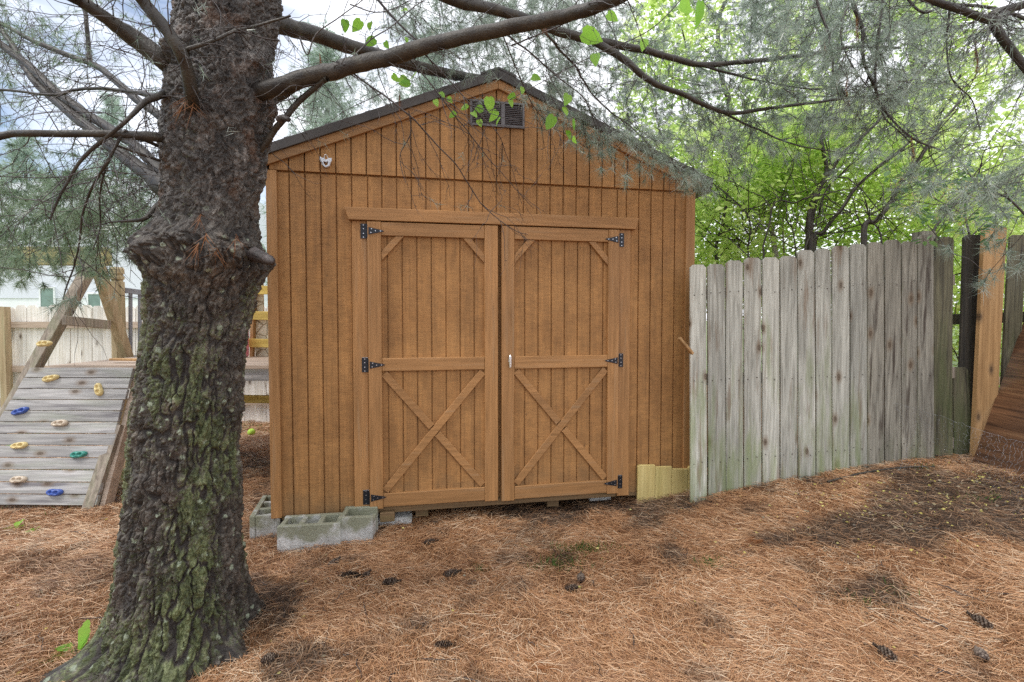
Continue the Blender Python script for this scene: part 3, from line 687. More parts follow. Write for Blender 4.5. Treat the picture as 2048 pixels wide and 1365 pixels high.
cblock('concrete_block', (*P(710, 1095, 3.17)[:2] + np.array([0.0, 0.085]), -0.03), PHI - 0.10, (0.225, 0.20, 0.205), 1, 'short mossy concrete block with a broken end, right of the long block', broken=True)
cblock('concrete_block', (*P(522, 1075, 3.25)[:2] + np.array([-0.03, 0.20]), -0.045), PHI + math.pi / 2 + 0.10, (0.42, 0.19, 0.195), 3, 'damp concrete block turned end-on at the left side of the shed')
cb = MB(); cb.box(-0.17, 0.17, -0.15, 0.15, 0, 0.055)
cbo = cb.build('concrete_slab', M['block'], None, bevel=0.004, label='thin grey concrete slab lying under the shed right of the blocks', cat='concrete slab')
cbo.location = (*P(770, 1062, 3.45)[:2] + np.array([0.0, 0.12]), 0.005); cbo.rotation_euler = (0.03, 0, PHI)
cb = MB(); cb.box(-0.14, 0.14, -0.13, 0.13, 0, 0.05)
cbo = cb.build('concrete_slab', M['block'], None, bevel=0.004, label='concrete slab half hidden in shade under the shed, atop another slab', cat='concrete slab')
cbo.location = (*P(775, 1062, 3.5)[:2] + np.array([0.02, 0.16]), 0.062); cbo.rotation_euler = (0, 0, PHI)
cb = MB(); cb.box(-0.05, 0.05, -0.2, 0.25, 0, 0.065)
cbo = cb.build('wood_support', M['sill'], None, bevel=0.003, label='short timber support wedged between the concrete slab and shed floor', cat='timber')
cbo.location = (*P(770, 1045, 3.42)[:2] + np.array([0, 0.12]), 0.064); cbo.rotation_euler = (0, 0, PHI)
cb = MB(); cb.box(-0.09, 0.09, -0.12, 0.12, 0, 0.07)
cbo = cb.build('concrete_slab', M['block'], None, bevel=0.004, label='small concrete pad under the right end of the shed doors', cat='concrete slab')
cbo.location = (*P(1200, 1005, 3.72)[:2] + np.array([0, 0.22]), 0.03); cbo.rotation_euler = (0, 0, PHI)
tb = Tubes()
for yy in (0.12, 1.2, 2.4, 3.4):
    pass
js = MB()
for xx in (0.12, 1.0, 2.0, 2.95): js.box(xx - 0.045, xx + 0.045, 0.045, DEP - 0.1, 0.04 if xx > 0.5 else 0.125, 0.129)
js.build('skid_beam', M['sill'], shed)

# ------------------------------------------------------------------ near fence
def picket_mesh(pts, D0, D1, thk=0.017, dog=0.022, lean=0.0, name='picket', mat=None, parent=None, wav=0.003, **k):
    """upright board through photo corners (xl,yt,xr,xbl,yb,xbr) at distance D0..D1, dog-eared top"""
    xtl, yt, xtr, xbl, yb, xbr = pts
    a = P(xtl, yt, D0); b = P(xtr, yt, D1); cq = P(xbl, yb, D0); d = P(xbr, yb, D1)
    a = Vector(a); b = Vector(b); cq = Vector(cq); d = Vector(d)
    zt = (a.z + b.z) / 2; zb = min(cq.z, d.z)
    back = Vector((-(b - a).y, (b - a).x, 0)).normalized() * thk
    nz_ = 10; V = []
    for s in range(nz_ + 1):
        t_ = s / nz_; l = cq.lerp(a, t_); r = d.lerp(b, t_)
        off = back.normalized() * wav * math.sin(t_ * 3.1 + hash(xtl) % 7)
        if s == nz_: l.z = r.z = zt - dog
        else: l.z = r.z = zb + (zt - dog - zb) * t_
        V += [l + off, r + off, r + off + back, l + off + back]
    Fs = []
    for s in range(nz_):
        o = s * 4
        for q in range(4): Fs.append((o + q, o + (q + 1) % 4, o + 4 + (q + 1) % 4, o + 4 + q))
    o = nz_ * 4; l, r, r2, l2 = V[o:o + 4]
    t1 = l.lerp(r, 0.2); t2 = l.lerp(r, 0.8); t3 = l2.lerp(r2, 0.2); t4 = l2.lerp(r2, 0.8)
    for q in (t1, t2, t3, t4): q.z = zt
    V += [t1, t2, t4, t3]
    Fs += [(o, o + 1, o + 5, o + 4), (o + 1, o + 2, o + 6, o + 5), (o + 2, o + 3, o + 7, o + 6), (o + 3, o, o + 4, o + 7), (o + 4, o + 5, o + 6, o + 7), (3, 2, 1, 0)]
    mb = MB(); mb.add(V, Fs)
    return mb.build(name, mat, parent, **k)
pl_ = [1379, 1414, 1451, 1487, 1523.5, 1559, 1595, 1630, 1663, 1699, 1734, 1768, 1802, 1835, 1869]
pt_ = [532, 528, 522, 518, 517, 512, 503, 500, 495, 490, 486, 480, 483, 471]
pb_ = [994, 980, 968, 961, 957, 953, 950, 944, 940, 935, 929, 924, 921, 910]
fe = empty('picket_fence', P(1379, 994, 3.60), 0, label='grey weathered picket fence with green algae, right of the shed', cat='fence')
FD = lambda x: 3.60 + 0.10 * (x - 1379) / 490
def child_local(o):
    """keep world placement after parenting to an unrotated empty"""
    o.data.transform(Matrix.Translation(-Vector(o.parent.location)))
for k in range(14):
    mt = M['picket'] if k < 10 else M['picket_dk']
    off = 0.006 * (k % 2) + random.uniform(0, 0.006) + (0.014 if k == 12 else 0)
    dx = random.uniform(-1.2, 1.2)
    o = picket_mesh((pl_[k] + 1.9, pt_[k] - 1 + random.uniform(-2, 2), pl_[k + 1] - 1.2, pl_[k] + 2.6 + dx * .5, pb_[k] + 14, pl_[k + 1] - 0.2 + dx * .5), FD(pl_[k]) + off, FD(pl_[k + 1]) + off, mat=mt, parent=fe)
    bmn = bmesh.new(); bmn.from_mesh(o.data); xc_ = (pl_[k] + pl_[k + 1]) / 2
    for yr in (590 - 28 * k / 13, 762 - 14 * k / 13, 925 - 38 * k / 13):
        for dxn in (-9, 9):
            q_ = P(xc_ + dxn + random.uniform(-1.5, 1.5), yr + random.uniform(-4, 4), FD(xc_) + off - 0.0035)
            bmesh.ops.create_cone(bmn, cap_ends=True, segments=8, radius1=0.0042, radius2=0.0035, depth=0.004, matrix=Matrix.Translation(Vector(q_)) @ Matrix.Rotation(math.pi / 2, 4, 'X'))
    nb_ = len(o.data.polygons); bmn.to_mesh(o.data); bmn.free(); o.data.materials.append(M['nail'])
    for p_ in o.data.polygons:
        if p_.index >= nb_: p_.material_index = 1
    child_local(o)
for yy0, yy1 in ((590, 560), (760, 745), (925, 885)):
    mb = MB(); mb.obb(P(1385, yy0, 3.67), P(1905, yy1, 3.79), 0.04, 0.085); o = mb.build('fence_rail', M['grey_z'], fe); child_local(o)
o = picket_mesh((1845, 462, 1872, 1845, 930, 1872), 3.80, 3.81, thk=0.09, dog=0.003, mat=M['picket_dk'], parent=fe, name='fence_post'); child_local(o)
# wooden catch poking out beside the first picket
mb = MB(); mb.obb(P(1358, 676, 3.53), P(1385, 708, 3.575), 0.022, 0.028, (0, -1, 0.3)); mb.build('wooden_catch', M['tan_board'], None, bevel=0.004,
    label='short rounded wooden stick poking out between shed corner and first picket', cat='stick')
# older fence further right
of = empty('old_fence', P(1890, 915, 3.78), 0, label='rotten mossy dark pickets at the right end of the fence', cat='fence')
for spec, mt, D in (((1869, 474, 1908, 1869, 935, 1906), 'picket_moss', 3.74), ((1928, 470, 1968, 1910, 935, 1954), 'picket_blk', 3.80),
                    ((1908, 735, 1938, 1906, 938, 1944), 'picket_moss', 3.775), ((2022, 470, 2056, 1996, 960, 2030), 'picket_moss', 3.86),
                    ((2060, 466, 2096, 2058, 960, 2094), 'picket_moss', 3.87), ((2100, 462, 2136, 2099, 960, 2136), 'picket_dk', 3.88), ((2140, 460, 2176, 2140, 960, 2176), 'picket_moss', 3.89)):
    o = picket_mesh(spec, D, D + 0.012, mat=M[mt], parent=of, wav=0.008); child_local(o)
for yy0, yy1 in ((640, 630), (855, 850)):
    mb = MB(); mb.obb(P(1880, yy0, 3.92), P(2170, yy1, 3.98), 0.04, 0.085); o = mb.build('fence_rail', M['picket_moss'], of); child_local(o)
o = picket_mesh((1970, 455, 2014, 1945, 945, 1988), 3.72, 3.735, thk=0.03, dog=0.002, mat=M['tan_board'], name='board', wav=0.0,
                label='tall tan board leaning on the rotten fence beside the plywood', cat='board')
# plywood sheet
c0 = P(1940, 940, 3.58); c1 = P(2330, 1075, 2.55); c2 = P(2050, 640, 3.92)
e1 = (c1 - c0); e2 = (c2 - c0) * 1.25; nn = np.cross(e1, e2); nn /= np.linalg.norm(nn)
xu = e1 / np.linalg.norm(e1); zu = np.cross(nn, xu); zu = zu * np.sign(zu[2])
zu /= np.linalg.norm(zu)
mb = MB(); h_ = e2 @ zu; shx = (e2 @ xu); L1 = np.linalg.norm(e1)
mb.prism([(0, 0), (L1, 0), (L1 + 0.0, h_), (shx, h_)], -0.006, 0.006)
po = mb.build('plywood_sheet', M['ply'], None, label='wet dark brown plywood sheet leaning at the right edge behind wire netting', cat='plywood')
yv = np.cross(zu, xu)
po.matrix_world = Matrix(((xu[0], yv[0], zu[0], c0[0]), (xu[1], yv[1], zu[1], c0[1]), (xu[2], yv[2], zu[2], c0[2]), (0, 0, 0, 1)))
# wire netting: loose curling sheet of hexagonal mesh
wt = Tubes()
def net(u, v):
    """u 0..1 along, v 0..1 up -> point"""
    x = 1785 + 330 * u; D = 3.46 - 0.75 * u ** 1.3 + 0.10 * math.sin(u * 6 + v * 2)
    base = P(x, 937 + 75 * u, D); hgt = 0.52 - 0.22 * u
    z = gh(base[0], base[1]) + hgt * v
    return np.array([base[0] + 0.05 * math.sin(v * 4 + u * 5), base[1] - 0.12 * math.sin(v * 2.4) * (0.4 + u), float(z)])
NU, NV = 58, 20
for iu in range(NU):
    pp = []
    for iv in range(NV * 2 + 1):
        q = iv % 4; zig = (0.30 if q in (1, 2) else 0.0) * (1 if iu % 2 == 0 else -1)
        pp.append(net((iu + 0.5 + zig) / NU, iv / (NV * 2)))
    wt.add(np.array(pp) + rng.normal(size=(len(pp), 3)) * 0.0055, 0.00055, 3)
for v in (0.0, 1.0): wt.add(np.array([net(u, v) for u in np.linspace(0, 1, 60)]) + rng.normal(size=(60, 3)) * 0.004, 0.0008, 3)
wt.build('wire_netting', M['wire'], None, label='loose curling wire netting standing in front of the plywood and fence end', cat='wire netting')

# ------------------------------------------------------------------ play set on the left
ps = empty('play_set', (-3.6, 4.2, 0), 0, label='wooden play set with a slanted climbing wall, swing beam and deck', cat='play set')
def pset(o): child_local(o); return o
cw = empty('climbing_wall', (0, 0, 0)); cw.parent = ps
top_r = P(266, 735, 4.06); bot_r = P(196, 1012, 3.70); top_l = P(60, 735, 4.04); bot_l = P(-105, 1010, 3.70)
nB = 12
mats_hold = {}
def wl(u, v, off=0.0):
    """u 0 left..1 right; v 0 top..1 bottom; off towards the viewer"""
    p_ = (np.array(top_l) * (1 - v) + np.array(bot_l) * v) * (1 - u) + (np.array(top_r) * (1 - v) + np.array(bot_r) * v) * u
    n = np.cross(np.array(top_r) - np.array(top_l), np.array(bot_r) - np.array(top_r)); n /= np.linalg.norm(n)
    if n[1] > 0: n = -n
    return p_ + n * off
brd = (0.0, 0.081, 0.166, 0.249, 0.333, 0.416, 0.500, 0.585, 0.672, 0.757, 0.842, 0.925, 1.0)
rend = [1.0, 1.0, 1.0, 0.985, 0.985, 0.985, 1.0, 0.965, 0.965, 0.965, 0.985, 0.985]
tw = ps.location
for b_ in range(nB):
    v0, v1 = brd[b_] + 0.003, brd[b_ + 1] - 0.003
    u0, u1 = 0.0 + random.uniform(-.004, .004), rend[b_]
    V = [wl(u0, v0), wl(u1, v0), wl(u1, v1), wl(u0, v1), wl(u0, v0, -0.028), wl(u1, v0, -0.028), wl(u1, v1, -0.028), wl(u0, v1, -0.028)]
    V = [q - np.array(tw) for q in V]
    MB().add(V, [(0, 1, 2, 3), (4, 5, 6, 7), (0, 1, 5, 4), (1, 2, 6, 5), (2, 3, 7, 6), (3, 0, 4, 7)]).build('board', M['grey_x'], cw, bevel=0.002)
def solve_wall(x, y):
    best = None
    for u in np.linspace(0, 1, 81):
        for v in np.linspace(0, 1, 81):
            q = wl(u, v) - CAM
            c_ = q[1] * math.cos(PITCH) - q[2] * math.sin(PITCH); vv = (q[1] * math.sin(PITCH) + q[2] * math.cos(PITCH)) / c_
            e = (1024 + F * q[0] / c_ - x) ** 2 + (682.5 - SH - F * vv - y) ** 2
            if best is None or e < best[0]: best = (e, u, v)
    return best[1], best[2]
def hold(x, y, ang, col, lb, L_=0.052, base=None):
    """two-lobed plastic grip with two bolt wells"""
    if base is None:
        u, v = solve_wall(x, y); c_ = wl(u, v, 0.002)
    else: c_ = base
    ex = wl(1, 0.5) - wl(0, 0.5); ex /= np.linalg.norm(ex); ez = wl(0.5, 0) - wl(0.5, 1); ez /= np.linalg.norm(ez); en = np.cross(ex, ez)
    if en[1] > 0: en = -en
    nu, nv = 28, 12; V = []
    for a in range(nv + 1):
        th = a / nv * math.pi / 2
        for b_ in range(nu):
            ph = 2 * math.pi * b_ / nu
            rr = L_ * (0.80 + 0.42 * abs(math.cos(ph)) ** 1.5 + 0.05 * math.sin(3 * ph + x)) * math.cos(th) ** 0.55
            px, pz = rr * math.cos(ph), rr * 0.62 * math.sin(ph)
            hh = 0.034 * math.sin(th) ** 0.8
            for hx in (-0.45, 0.45):
                dd = math.hypot(px - hx * L_, pz); hh -= 0.026 * math.exp(-(dd / (L_ * 0.22)) ** 2)
            hh = max(hh, 0.001)
            ca, sa = math.cos(ang), math.sin(ang)
            V.append(c_ + ex * (px * ca - pz * sa) + ez * (px * sa + pz * ca) + en * hh - np.array(tw))
    Fs = [(a * nu + b_, a * nu + (b_ + 1) % nu, (a + 1) * nu + (b_ + 1) % nu, (a + 1) * nu + b_) for a in range(nv) for b_ in range(nu)]
    MB().add(V, Fs).build('climbing_hold', M[col], cw, smooth=True, label=lb)
for x, y, ang, col, lb in ((102, 756, 0.25, 'h_yel', 'yellow hold near the top left'), (200, 779, -1.0, 'h_yel', 'yellow hold near the top right'),
                           (43, 824, 0.35, 'h_blue', 'blue hold at the left edge'), (123, 847, 0.08, 'h_crm', 'cream hold in the middle'),
                           (42, 890, 0.1, 'h_yel', 'yellow hold at lower left'), (158, 911, 0.1, 'h_grn', 'teal hold at right'),
                           (40, 960, 0.05, 'h_crm', 'cream hold near the bottom left'), (113, 985, -0.05, 'h_blue', 'blue hold near the bottom')):
    hold(x, y, ang, col, lb)
# side stringer behind the boards
for (ta, ba, nm) in ((P(272, 752, 4.08), P(200, 1026, 3.72), 'stringer'),):
    mb = MB(); mb.obb(np.array(ta) + [0, 0.05, 0], np.array(ba) + [0, 0.05, 0], 0.038, 0.088, (0, -1, 0.3)); pset(mb.build(nm, M['far_rail'], ps, label='reddish brown side board of the climbing wall'))
mb = MB(); mb.obb(P(235, 850, 3.93), P(176, 1027, 3.70), 0.088, 0.05, (0, -1, 0.3)); pset(mb.build('stringer', M['grey_z'], ps))
AT = (-3.98, 4.60)
# A-frame legs, beam, brace
def bar(name, a, b, w_, t_, mat, up=(0, 0, 1), **k):
    mb = MB(); mb.obb(a, b, w_, t_, up); return pset(mb.build(name, mat, ps, bevel=0.004, **k))
apex = P(196, 525, 4.62)
bar('leg', P(200, 500, 4.62), P(-125, 1080, 3.86), 0.088, 0.088, M['grey_z'], (0, 1, 0))
bar('leg', P(190, 515, 4.66), P(300, 860, 5.45), 0.088, 0.088, M['post'], (0, 1, 0))
bar('leg', P(-560, 520, 4.62), P(-880, 1085, 3.25), 0.088, 0.088, M['grey_z'], (0, 1, 0))
bar('swing_beam', P(217, 514, 4.62), P(-700, 505, 4.62), 0.088, 0.17, M['beam_x'], (0, 0, 1), label='yellow swing beam')
bar('brace', P(128, 641, 4.30), P(219, 650, 4.86), 0.035, 0.085, M['grey_z'], (0, 0, 1))
hold(90, 688, 0.05, 'h_yel', 'pale yellow hold on the A-frame leg', 0.05, base=P(90, 688, 4.02))
# deck, posts and railing
dk = MB()
for b_ in range(12): dk.obb((-3.93, 4.13 + b_ * 0.14, 1.085), (-1.9, 4.13 + b_ * 0.14, 1.085), 0.132, 0.028)
pset(dk.build('deck', M['far_rail'], ps))
bar('deck_beam', (-3.93, 4.10, 1.03), (-1.9, 4.10, 1.03), 0.035, 0.13, M['grey_x'])
for x, y, zt in ((P(238, 700, 5.3)[0], 5.3, 2.06), (-1.95, 4.3, 2.1), (-1.95, 5.6, 2.1)):
    zz = gh(x, y) - 0.05
    mb = MB(); r_ = 0.062
    prof = [(zz, 1), (zt - 0.16, 1), (zt - 0.155, 0.8), (zt - 0.135, 0.8), (zt - 0.13, 1), (zt - 0.10, 1), (zt - 0.095, 0.8), (zt - 0.075, 0.8), (zt - 0.07, 1), (zt - 0.02, 1), (zt, 0.82)]
    V = []; Fs = []
    for z, s in prof:
        c8 = 0.42
        for a, b_ in ((-1, -c8), (-c8, -1), (c8, -1), (1, -c8), (1, c8), (c8, 1), (-c8, 1), (-1, c8)): V.append((x + a * r_ * s, y + b_ * r_ * s, z))
    for q in range(len(prof) - 1):
        for e in range(8): Fs.append((q * 8 + e, q * 8 + (e + 1) % 8, q * 8 + 8 + (e + 1) % 8, q * 8 + 8 + e))
    Fs.append(tuple(range(len(V) - 8, len(V)))); mb.add(V, Fs); pset(mb.build('post', M['post'], ps))
ra, rb = P(249, 581, 5.35), P(420, 603, 5.8)
bar('handrail', ra, rb, 0.04, 0.06, M['rail_paint'])
bar('handrail', P(249, 716, 5.35), P(420, 712, 5.8), 0.04, 0.05, M['rail_paint'])
for q in np.linspace(0.07, 0.95, 9):
    x = 249 + 171 * q; D = 5.35 + 0.45 * q
    bar('baluster', P(x, 584 + 22 * q, D), P(x, 714, D), 0.03, 0.03, M['rail_paint'], (0, 1, 0))
bar('ledge', P(222, 719, 4.3), P(280, 720, 4.3), 0.05, 0.02, M['tan_board'])
# slatted end seen between trunk and shed
SB = 5.0
for y, hgt in ((580, 17), (631, 17), (686, 17), (798, 16)):
    bar('slat', P(470, y, SB), P(620, y + 2, SB), 0.03, hgt / F * SB, M['yellow_x'], (0, 0, 1), label='yellow slat')
bar('slat', P(470, 719, SB - 0.02), P(620, 727, SB - 0.02), 0.03, 0.03, M['yellow_x'])
bar('beam', P(470, 738, SB - 0.05), P(620, 740, SB - 0.05), 0.035, 0.12, M['grey_x'])
bar('strip', P(470, 755, SB - 0.06), P(620, 756, SB - 0.06), 0.03, 0.035, M['green_pl'], label='green strip under the deck')
pan = MB(); q0 = P(512, 722, SB + 0.06); q1 = P(620, 560, SB + 0.06)
for (a, b_, c_, d_) in ((q0[0], q1[0], q0[2], q0[2] + 0.46), (q0[0], q0[0] + 0.09, q0[2] + 0.461, q1[2]), (q0[0] + 0.15, q1[0], q0[2] + 0.461, q1[2])):
    pan.box(a, b_, SB + 0.05, SB + 0.07, c_, d_)
pset(pan.build('stone_pattern_panel', M['stone'], ps))
bar('upright', P(509, 560, SB + 0.02), P(504, 722, SB + 0.02), 0.035, 0.05, M['tan_board'], (0, 1, 0))
pk = MB(); pk.box(-0.05, 0.05, -0.05, 0.05, 0, 0.30); o = pk.build('pink_toy', M['pink_pl'], None, bevel=0.02, label='pink plastic toy on the deck, glimpsed between trunk and shed', cat='toy')
o.location = (P(485, 700, 4.9)[0], 4.9, 1.10)

# ------------------------------------------------------------------ far fence, house, ball
ff = empty('back_fence', (-6.5, 6.8, 0), 0, label='sun-bleached picket fence across the back of the yard', cat='fence')
x = -230.0; k = 0
while x < 700:
    wpx = 20.8; yt = 613 + random.uniform(-3, 3); D = 6.8
    o = picket_mesh((x, yt, x + wpx, x, 850, x + wpx), D + 0.004 * (k % 2), D + 0.004 * (k % 2), mat=M['far_picket'], parent=ff, dog=0.03); child_local(o); x += 21.8; k += 1
for y in (650, 738, 803):
    mb = MB(); mb.obb(P(-230, y, 6.76), P(700, y, 6.76), 0.04, 0.085); child_local(mb.build('fence_rail', M['far_rail'], ff))
for x in (8, 690):
    a = P(x, 617, 6.70); mb = MB(); mb.obb((a[0], 6.70, -0.1), (a[0], 6.70, 1.66), 0.09, 0.09, (0, 1, 0)); child_local(mb.build('fence_post', M['post'], ff))
ho = empty('house', (-17, 18, 0), 0, label='pale grey neighbouring house behind the back fence', cat='house')
HD = 18.0
hl, hr = P(-420, 600, HD)[0], P(478, 600, HD)[0]; hp = P(185, 345, HD); he = P(318, 364, HD)[2]; zl = P(0, 597, HD)[2]
mb = MB(); mb.prism([(hl, zl), (hr, zl), (hr, P(478, 385, HD)[2]), (hp[0], hp[2]), (hl, P(-420, 430, HD)[2])], HD, HD + 6); o = mb.build('upper_wall', M['house_wall'], ho); child_local(o)
mb = MB(); mb.box(hl, hr, HD + 0.03, HD + 6, -0.1, zl - 0.002); child_local(mb.build('lower_wall', M['house_low'], ho))
for xa, xb, ya, yb in ((83, 107, 577, 640), (178, 201, 589, 640), (330, 352, 589, 640), (-60, -36, 577, 640)):
    a = P(xa, yb, HD - 0.03); b_ = P(xb, ya, HD - 0.03)
    fr = MB()
    for q in ((a[0], b_[0], a[2] - 0.05, a[2]), (a[0], b_[0], b_[2], b_[2] + 0.05), (a[0] - 0.05, a[0], a[2] - 0.05, b_[2] + 0.05), (b_[0], b_[0] + 0.05, a[2] - 0.05, b_[2] + 0.05)):
        fr.box(q[0], q[1], HD - 0.05, HD - 0.002, q[2], q[3])
    wf = fr.build('window', M['house_low'], ho); child_local(wf)
    pn = MB().box(a[0] + 0.001, b_[0] - 0.001, HD - 0.03, HD - 0.004, a[2] + 0.001, b_[2] - 0.001).build('pane', M['house_glass'], wf)
    pn.data.transform(Matrix.Translation(-Vector(ho.location)))
bl = MB()
bm = bmesh.new(); bmesh.ops.create_uvsphere(bm, u_segments=24, v_segments=16, radius=0.046); me = bpy.data.meshes.new('ball'); bm.to_mesh(me); bm.free()
o = link('ball', me, M['ball'], None, True, label='lime green ball on the needle litter left of the shed', cat='ball'); b_ = P(503, 870, 6.1); o.location = (b_[0], 6.1, float(gh(b_[0], 6.1)) + 0.046)

# ------------------------------------------------------------------ the big pine
TD = 2.2
prof = [(0, 341, 565), (60, 336, 556), (100, 331, 549), (150, 326, 546), (200, 322, 554), (240, 318, 547), (280, 314, 541), (340, 317, 536), (400, 314, 520), (440, 305, 518), (470, 294, 520), (490, 279, 524),
        (515, 274, 540), (530, 280, 546), (550, 288, 538), (580, 291, 518), (640, 288, 503), (700, 275, 495), (760, 266, 492), (800, 262, 491), (850, 257, 487), (900, 253, 481), (1000, 243, 481), (1100, 234, 481),
        (1200, 225, 481), (1260, 218, 484), (1320, 210, 488), (1420, 200, 495)]
pz, pcx, prr = [], [], []
for y, l, r in prof:
    a = P(l, y, TD); b_ = P(r, y, TD); pz.append(a[2]); pcx.append((a[0] + b_[0]) / 2 + 0.014); prr.append((b_[0] - a[0]) / 2 - 0.043)
pz = np.array(pz)[::-1]; pcx = np.array(pcx)[::-1]; prr = np.array(prr)[::-1]
pz = np.append(pz, [3.8, 6.5]); pcx = np.append(pcx, [-1.27, -1.22]); prr = np.append(prr, [0.195, 0.14])
tree = empty('pine_tree', (-1.5, TD, 0.0), 0, label='big pine with moss and lichen on its furrowed trunk, in front of the shed', cat='tree')
TO = np.array([-1.5, TD, 0.0])
NT, NZ = 620, 1180
zv = np.concatenate([np.linspace(-0.22, 3.15, 1100), np.linspace(3.16, 6.4, NZ - 1100)])
th = np.linspace(0, 2 * np.pi, NT, endpoint=False)
TH, ZZ = np.meshgrid(th, zv)
cx = np.interp(zv, pz, pcx)[:, None]; r0 = np.interp(zv, pz, prr)[:, None]
cx = np.convolve(np.pad(cx[:, 0], 12, 'edge'), np.ones(25) / 25, 'valid')[:, None]; r0 = np.convolve(np.pad(r0[:, 0], 8, 'edge'), np.ones(17) / 17, 'valid')[:, None]
rb_ = r0 + 0 * TH
def adiff(a, b): return (a - b + np.pi) % (2 * np.pi) - np.pi
for a0, amp, wd, hz in ((R(212), 0.34, 0.26, 0.075), (R(-14), 0.16, 0.22, 0.09), (R(255), 0.10, 0.3, 0.10), (R(300), 0.12, 0.28, 0.09), (R(190), 0.10, 0.22, 0.10), (R(90), 0.2, 0.4, 0.2), (R(150), 0.15, 0.3, 0.2), (R(40), 0.14, 0.3, 0.2)):
    rb_ = rb_ + amp * np.exp(-(adiff(TH, a0) / wd) ** 2) * np.exp(-np.maximum(ZZ + 0.04, 0) / hz)
# whorl of pruned stubs
for a0, z0, amp, wd, hz in ((R(252), 1.80, 0.045, 0.20, 0.05), (R(285), 1.84, 0.055, 0.24, 0.055), (R(312), 1.80, 0.045, 0.2, 0.06), (R(350), 1.80, 0.02, 0.22, 0.045), (R(228), 1.83, 0.035, 0.2, 0.06),
                            (R(262), 0.80, 0.020, 0.18, 0.05), (R(275), 1.35, 0.012, 0.2, 0.05), (R(243), 2.62, 0.05, 0.16, 0.05), (R(335), 2.60, 0.04, 0.2, 0.06), (R(250), 2.2, 0.01, 0.3, 0.1)):
    rb_ = rb_ + amp * np.exp(-(adiff(TH, a0) / wd) ** 2) * np.exp(-((ZZ - z0) / hz) ** 2)
rr_ = r0 * 1.0
pc = np.stack([rr_ * np.cos(TH), rr_ * np.sin(TH), ZZ], -1)
wz = fbm(pc * 5, 3, 3)[..., None]; wz2 = fbm(pc * 5 + 9, 3, 5)[..., None]; wz3 = fbm(pc * 14, 2, 15)[..., None]
pw = pc + 0.05 * (np.concatenate([wz, wz2, wz], -1) - 0.5) + 0.022 * (wz3 - 0.5)
upf = sm((ZZ - 1.78 + 0.25 * (wz[..., 0] - 0.5)) / 0.35)
def rdg(p_, o, sd__):
    """anastomosing furrows: 0 on a furrow line, 1 away from it"""
    return np.abs(2 * fbm(p_, o, sd__) - 1)
wa = pc + 0.035 * (np.stack([fbm(pc * 11, 3, 31), fbm(pc * 11, 3, 32), fbm(pc * 11, 3, 33)], -1) - 0.5)
wa = wa + 0.014 * (np.stack([fbm(pc * 42, 2, 34), fbm(pc * 42, 2, 35), fbm(pc * 42, 2, 36)], -1) - 0.5)
fa = rdg(wa * np.array([25, 25, 6.0]), 2, 40); fb = rdg(wa * np.array([33, 33, 15]), 2, 45)
f1, f2, idv = worley(pw * np.array([31, 31, 8.0]), 3); vor = sm((f2 - f1) / 0.30)
ridge1 = sm(fa / 0.20) * (0.55 + 0.45 * sm(fb / 0.13)) * (0.45 + 0.55 * vor)
g1, g2, idv2 = worley(wa * np.array([34, 34, 22.0]), 8); ridge2 = sm((g2 - g1) / 0.32) * (0.5 + 0.5 * sm(rdg(wa * np.array([20, 20, 9.0]), 2, 47) / 0.16))
fine, fine2, idv3 = worley(wa * np.array([95, 95, 55.0]), 18); rf_ = sm((fine2 - fine) / 0.4)
rid = ridge1 * (1 - upf) + (0.30 + 0.70 * ridge2) * upf
nf = fbm(pc * 75, 3, 44); mf = fbm(wa * np.array([30, 30, 14.0]), 3, 49)
disp = (1 - upf) * (-0.020 * (1 - ridge1) + 0.006 * (idv - 0.5) + 0.0055 * (idv3 - 0.5) * ridge1 - 0.0025 * (1 - rf_) + 0.006 * (nf - 0.5) + 0.005 * (mf - 0.5)) \
     + upf * (-0.008 * (1 - ridge2) + 0.006 * (idv2 - 0.5) + 0.0055 * (idv3 - 0.5) - 0.0025 * (1 - rf_) + 0.006 * (nf - 0.5) + 0.004 * (mf - 0.5))
def ter(h, q, e=0.13): u_ = h * q; fl_ = np.floor(u_); return (fl_ + sm((u_ - fl_) / e)) / q
t1_ = ter(fbm(wa * np.array([17, 17, 6.5]), 4, 81), 9); t2_ = ter(fbm(wa * np.array([26, 26, 15]), 4, 82), 8)
disp = disp + (1 - upf) * 0.030 * (t1_ - 0.5) * (0.4 + 0.6 * ridge1) + upf * 0.034 * (t2_ - 0.5)
kn = np.exp(-((ZZ - 1.80) / 0.10) ** 2)
disp = disp + kn * (0.10 * (fbm(pc * 13, 4, 52) - 0.42)) + 0.02 * np.exp(-((ZZ - 2.62) / 0.09) ** 2) * (fbm(pc * 14, 3, 53) - 0.4)
disp = disp + 0.028 * (fbm(pc * 3.2, 3, 60) - 0.5)
rt = rb_ + disp
Vt = np.stack([cx - TO[0] + rt * np.cos(TH), rt * np.sin(TH), ZZ], -1).reshape(-1, 3)
nzv = len(zv); i = np.arange(nzv - 1)[:, None] * NT; j = np.arange(NT)[None]; j2 = (j + 1) % NT
Ft = np.stack([i + j, i + j2, i + NT + j2, i + NT + j], -1).reshape(-1, 4)
mossm = fbm(pc * np.array([5, 5, 2.4]), 5, 70) + 0.13 * np.cos(adiff(TH, R(250))) - 0.42 * upf - 0.35 * sm((0.1 - ZZ) / 0.2) + 0.05
mossm = mossm - 0.30 * kn
mossm = mossm + 0.12 * np.exp(-(adiff(TH, R(190)) / 0.5) ** 2)
link('trunk', fast_mesh('trunk', Vt, Ft, {'ridge': rid.ravel(), 'upper': upf.ravel(), 'plate': (0.5 * idv3 + 0.5 * (idv * (1 - upf) + idv2 * upf)).ravel(), 'mossmap': mossm.ravel()}), M['trunk'], tree, True)

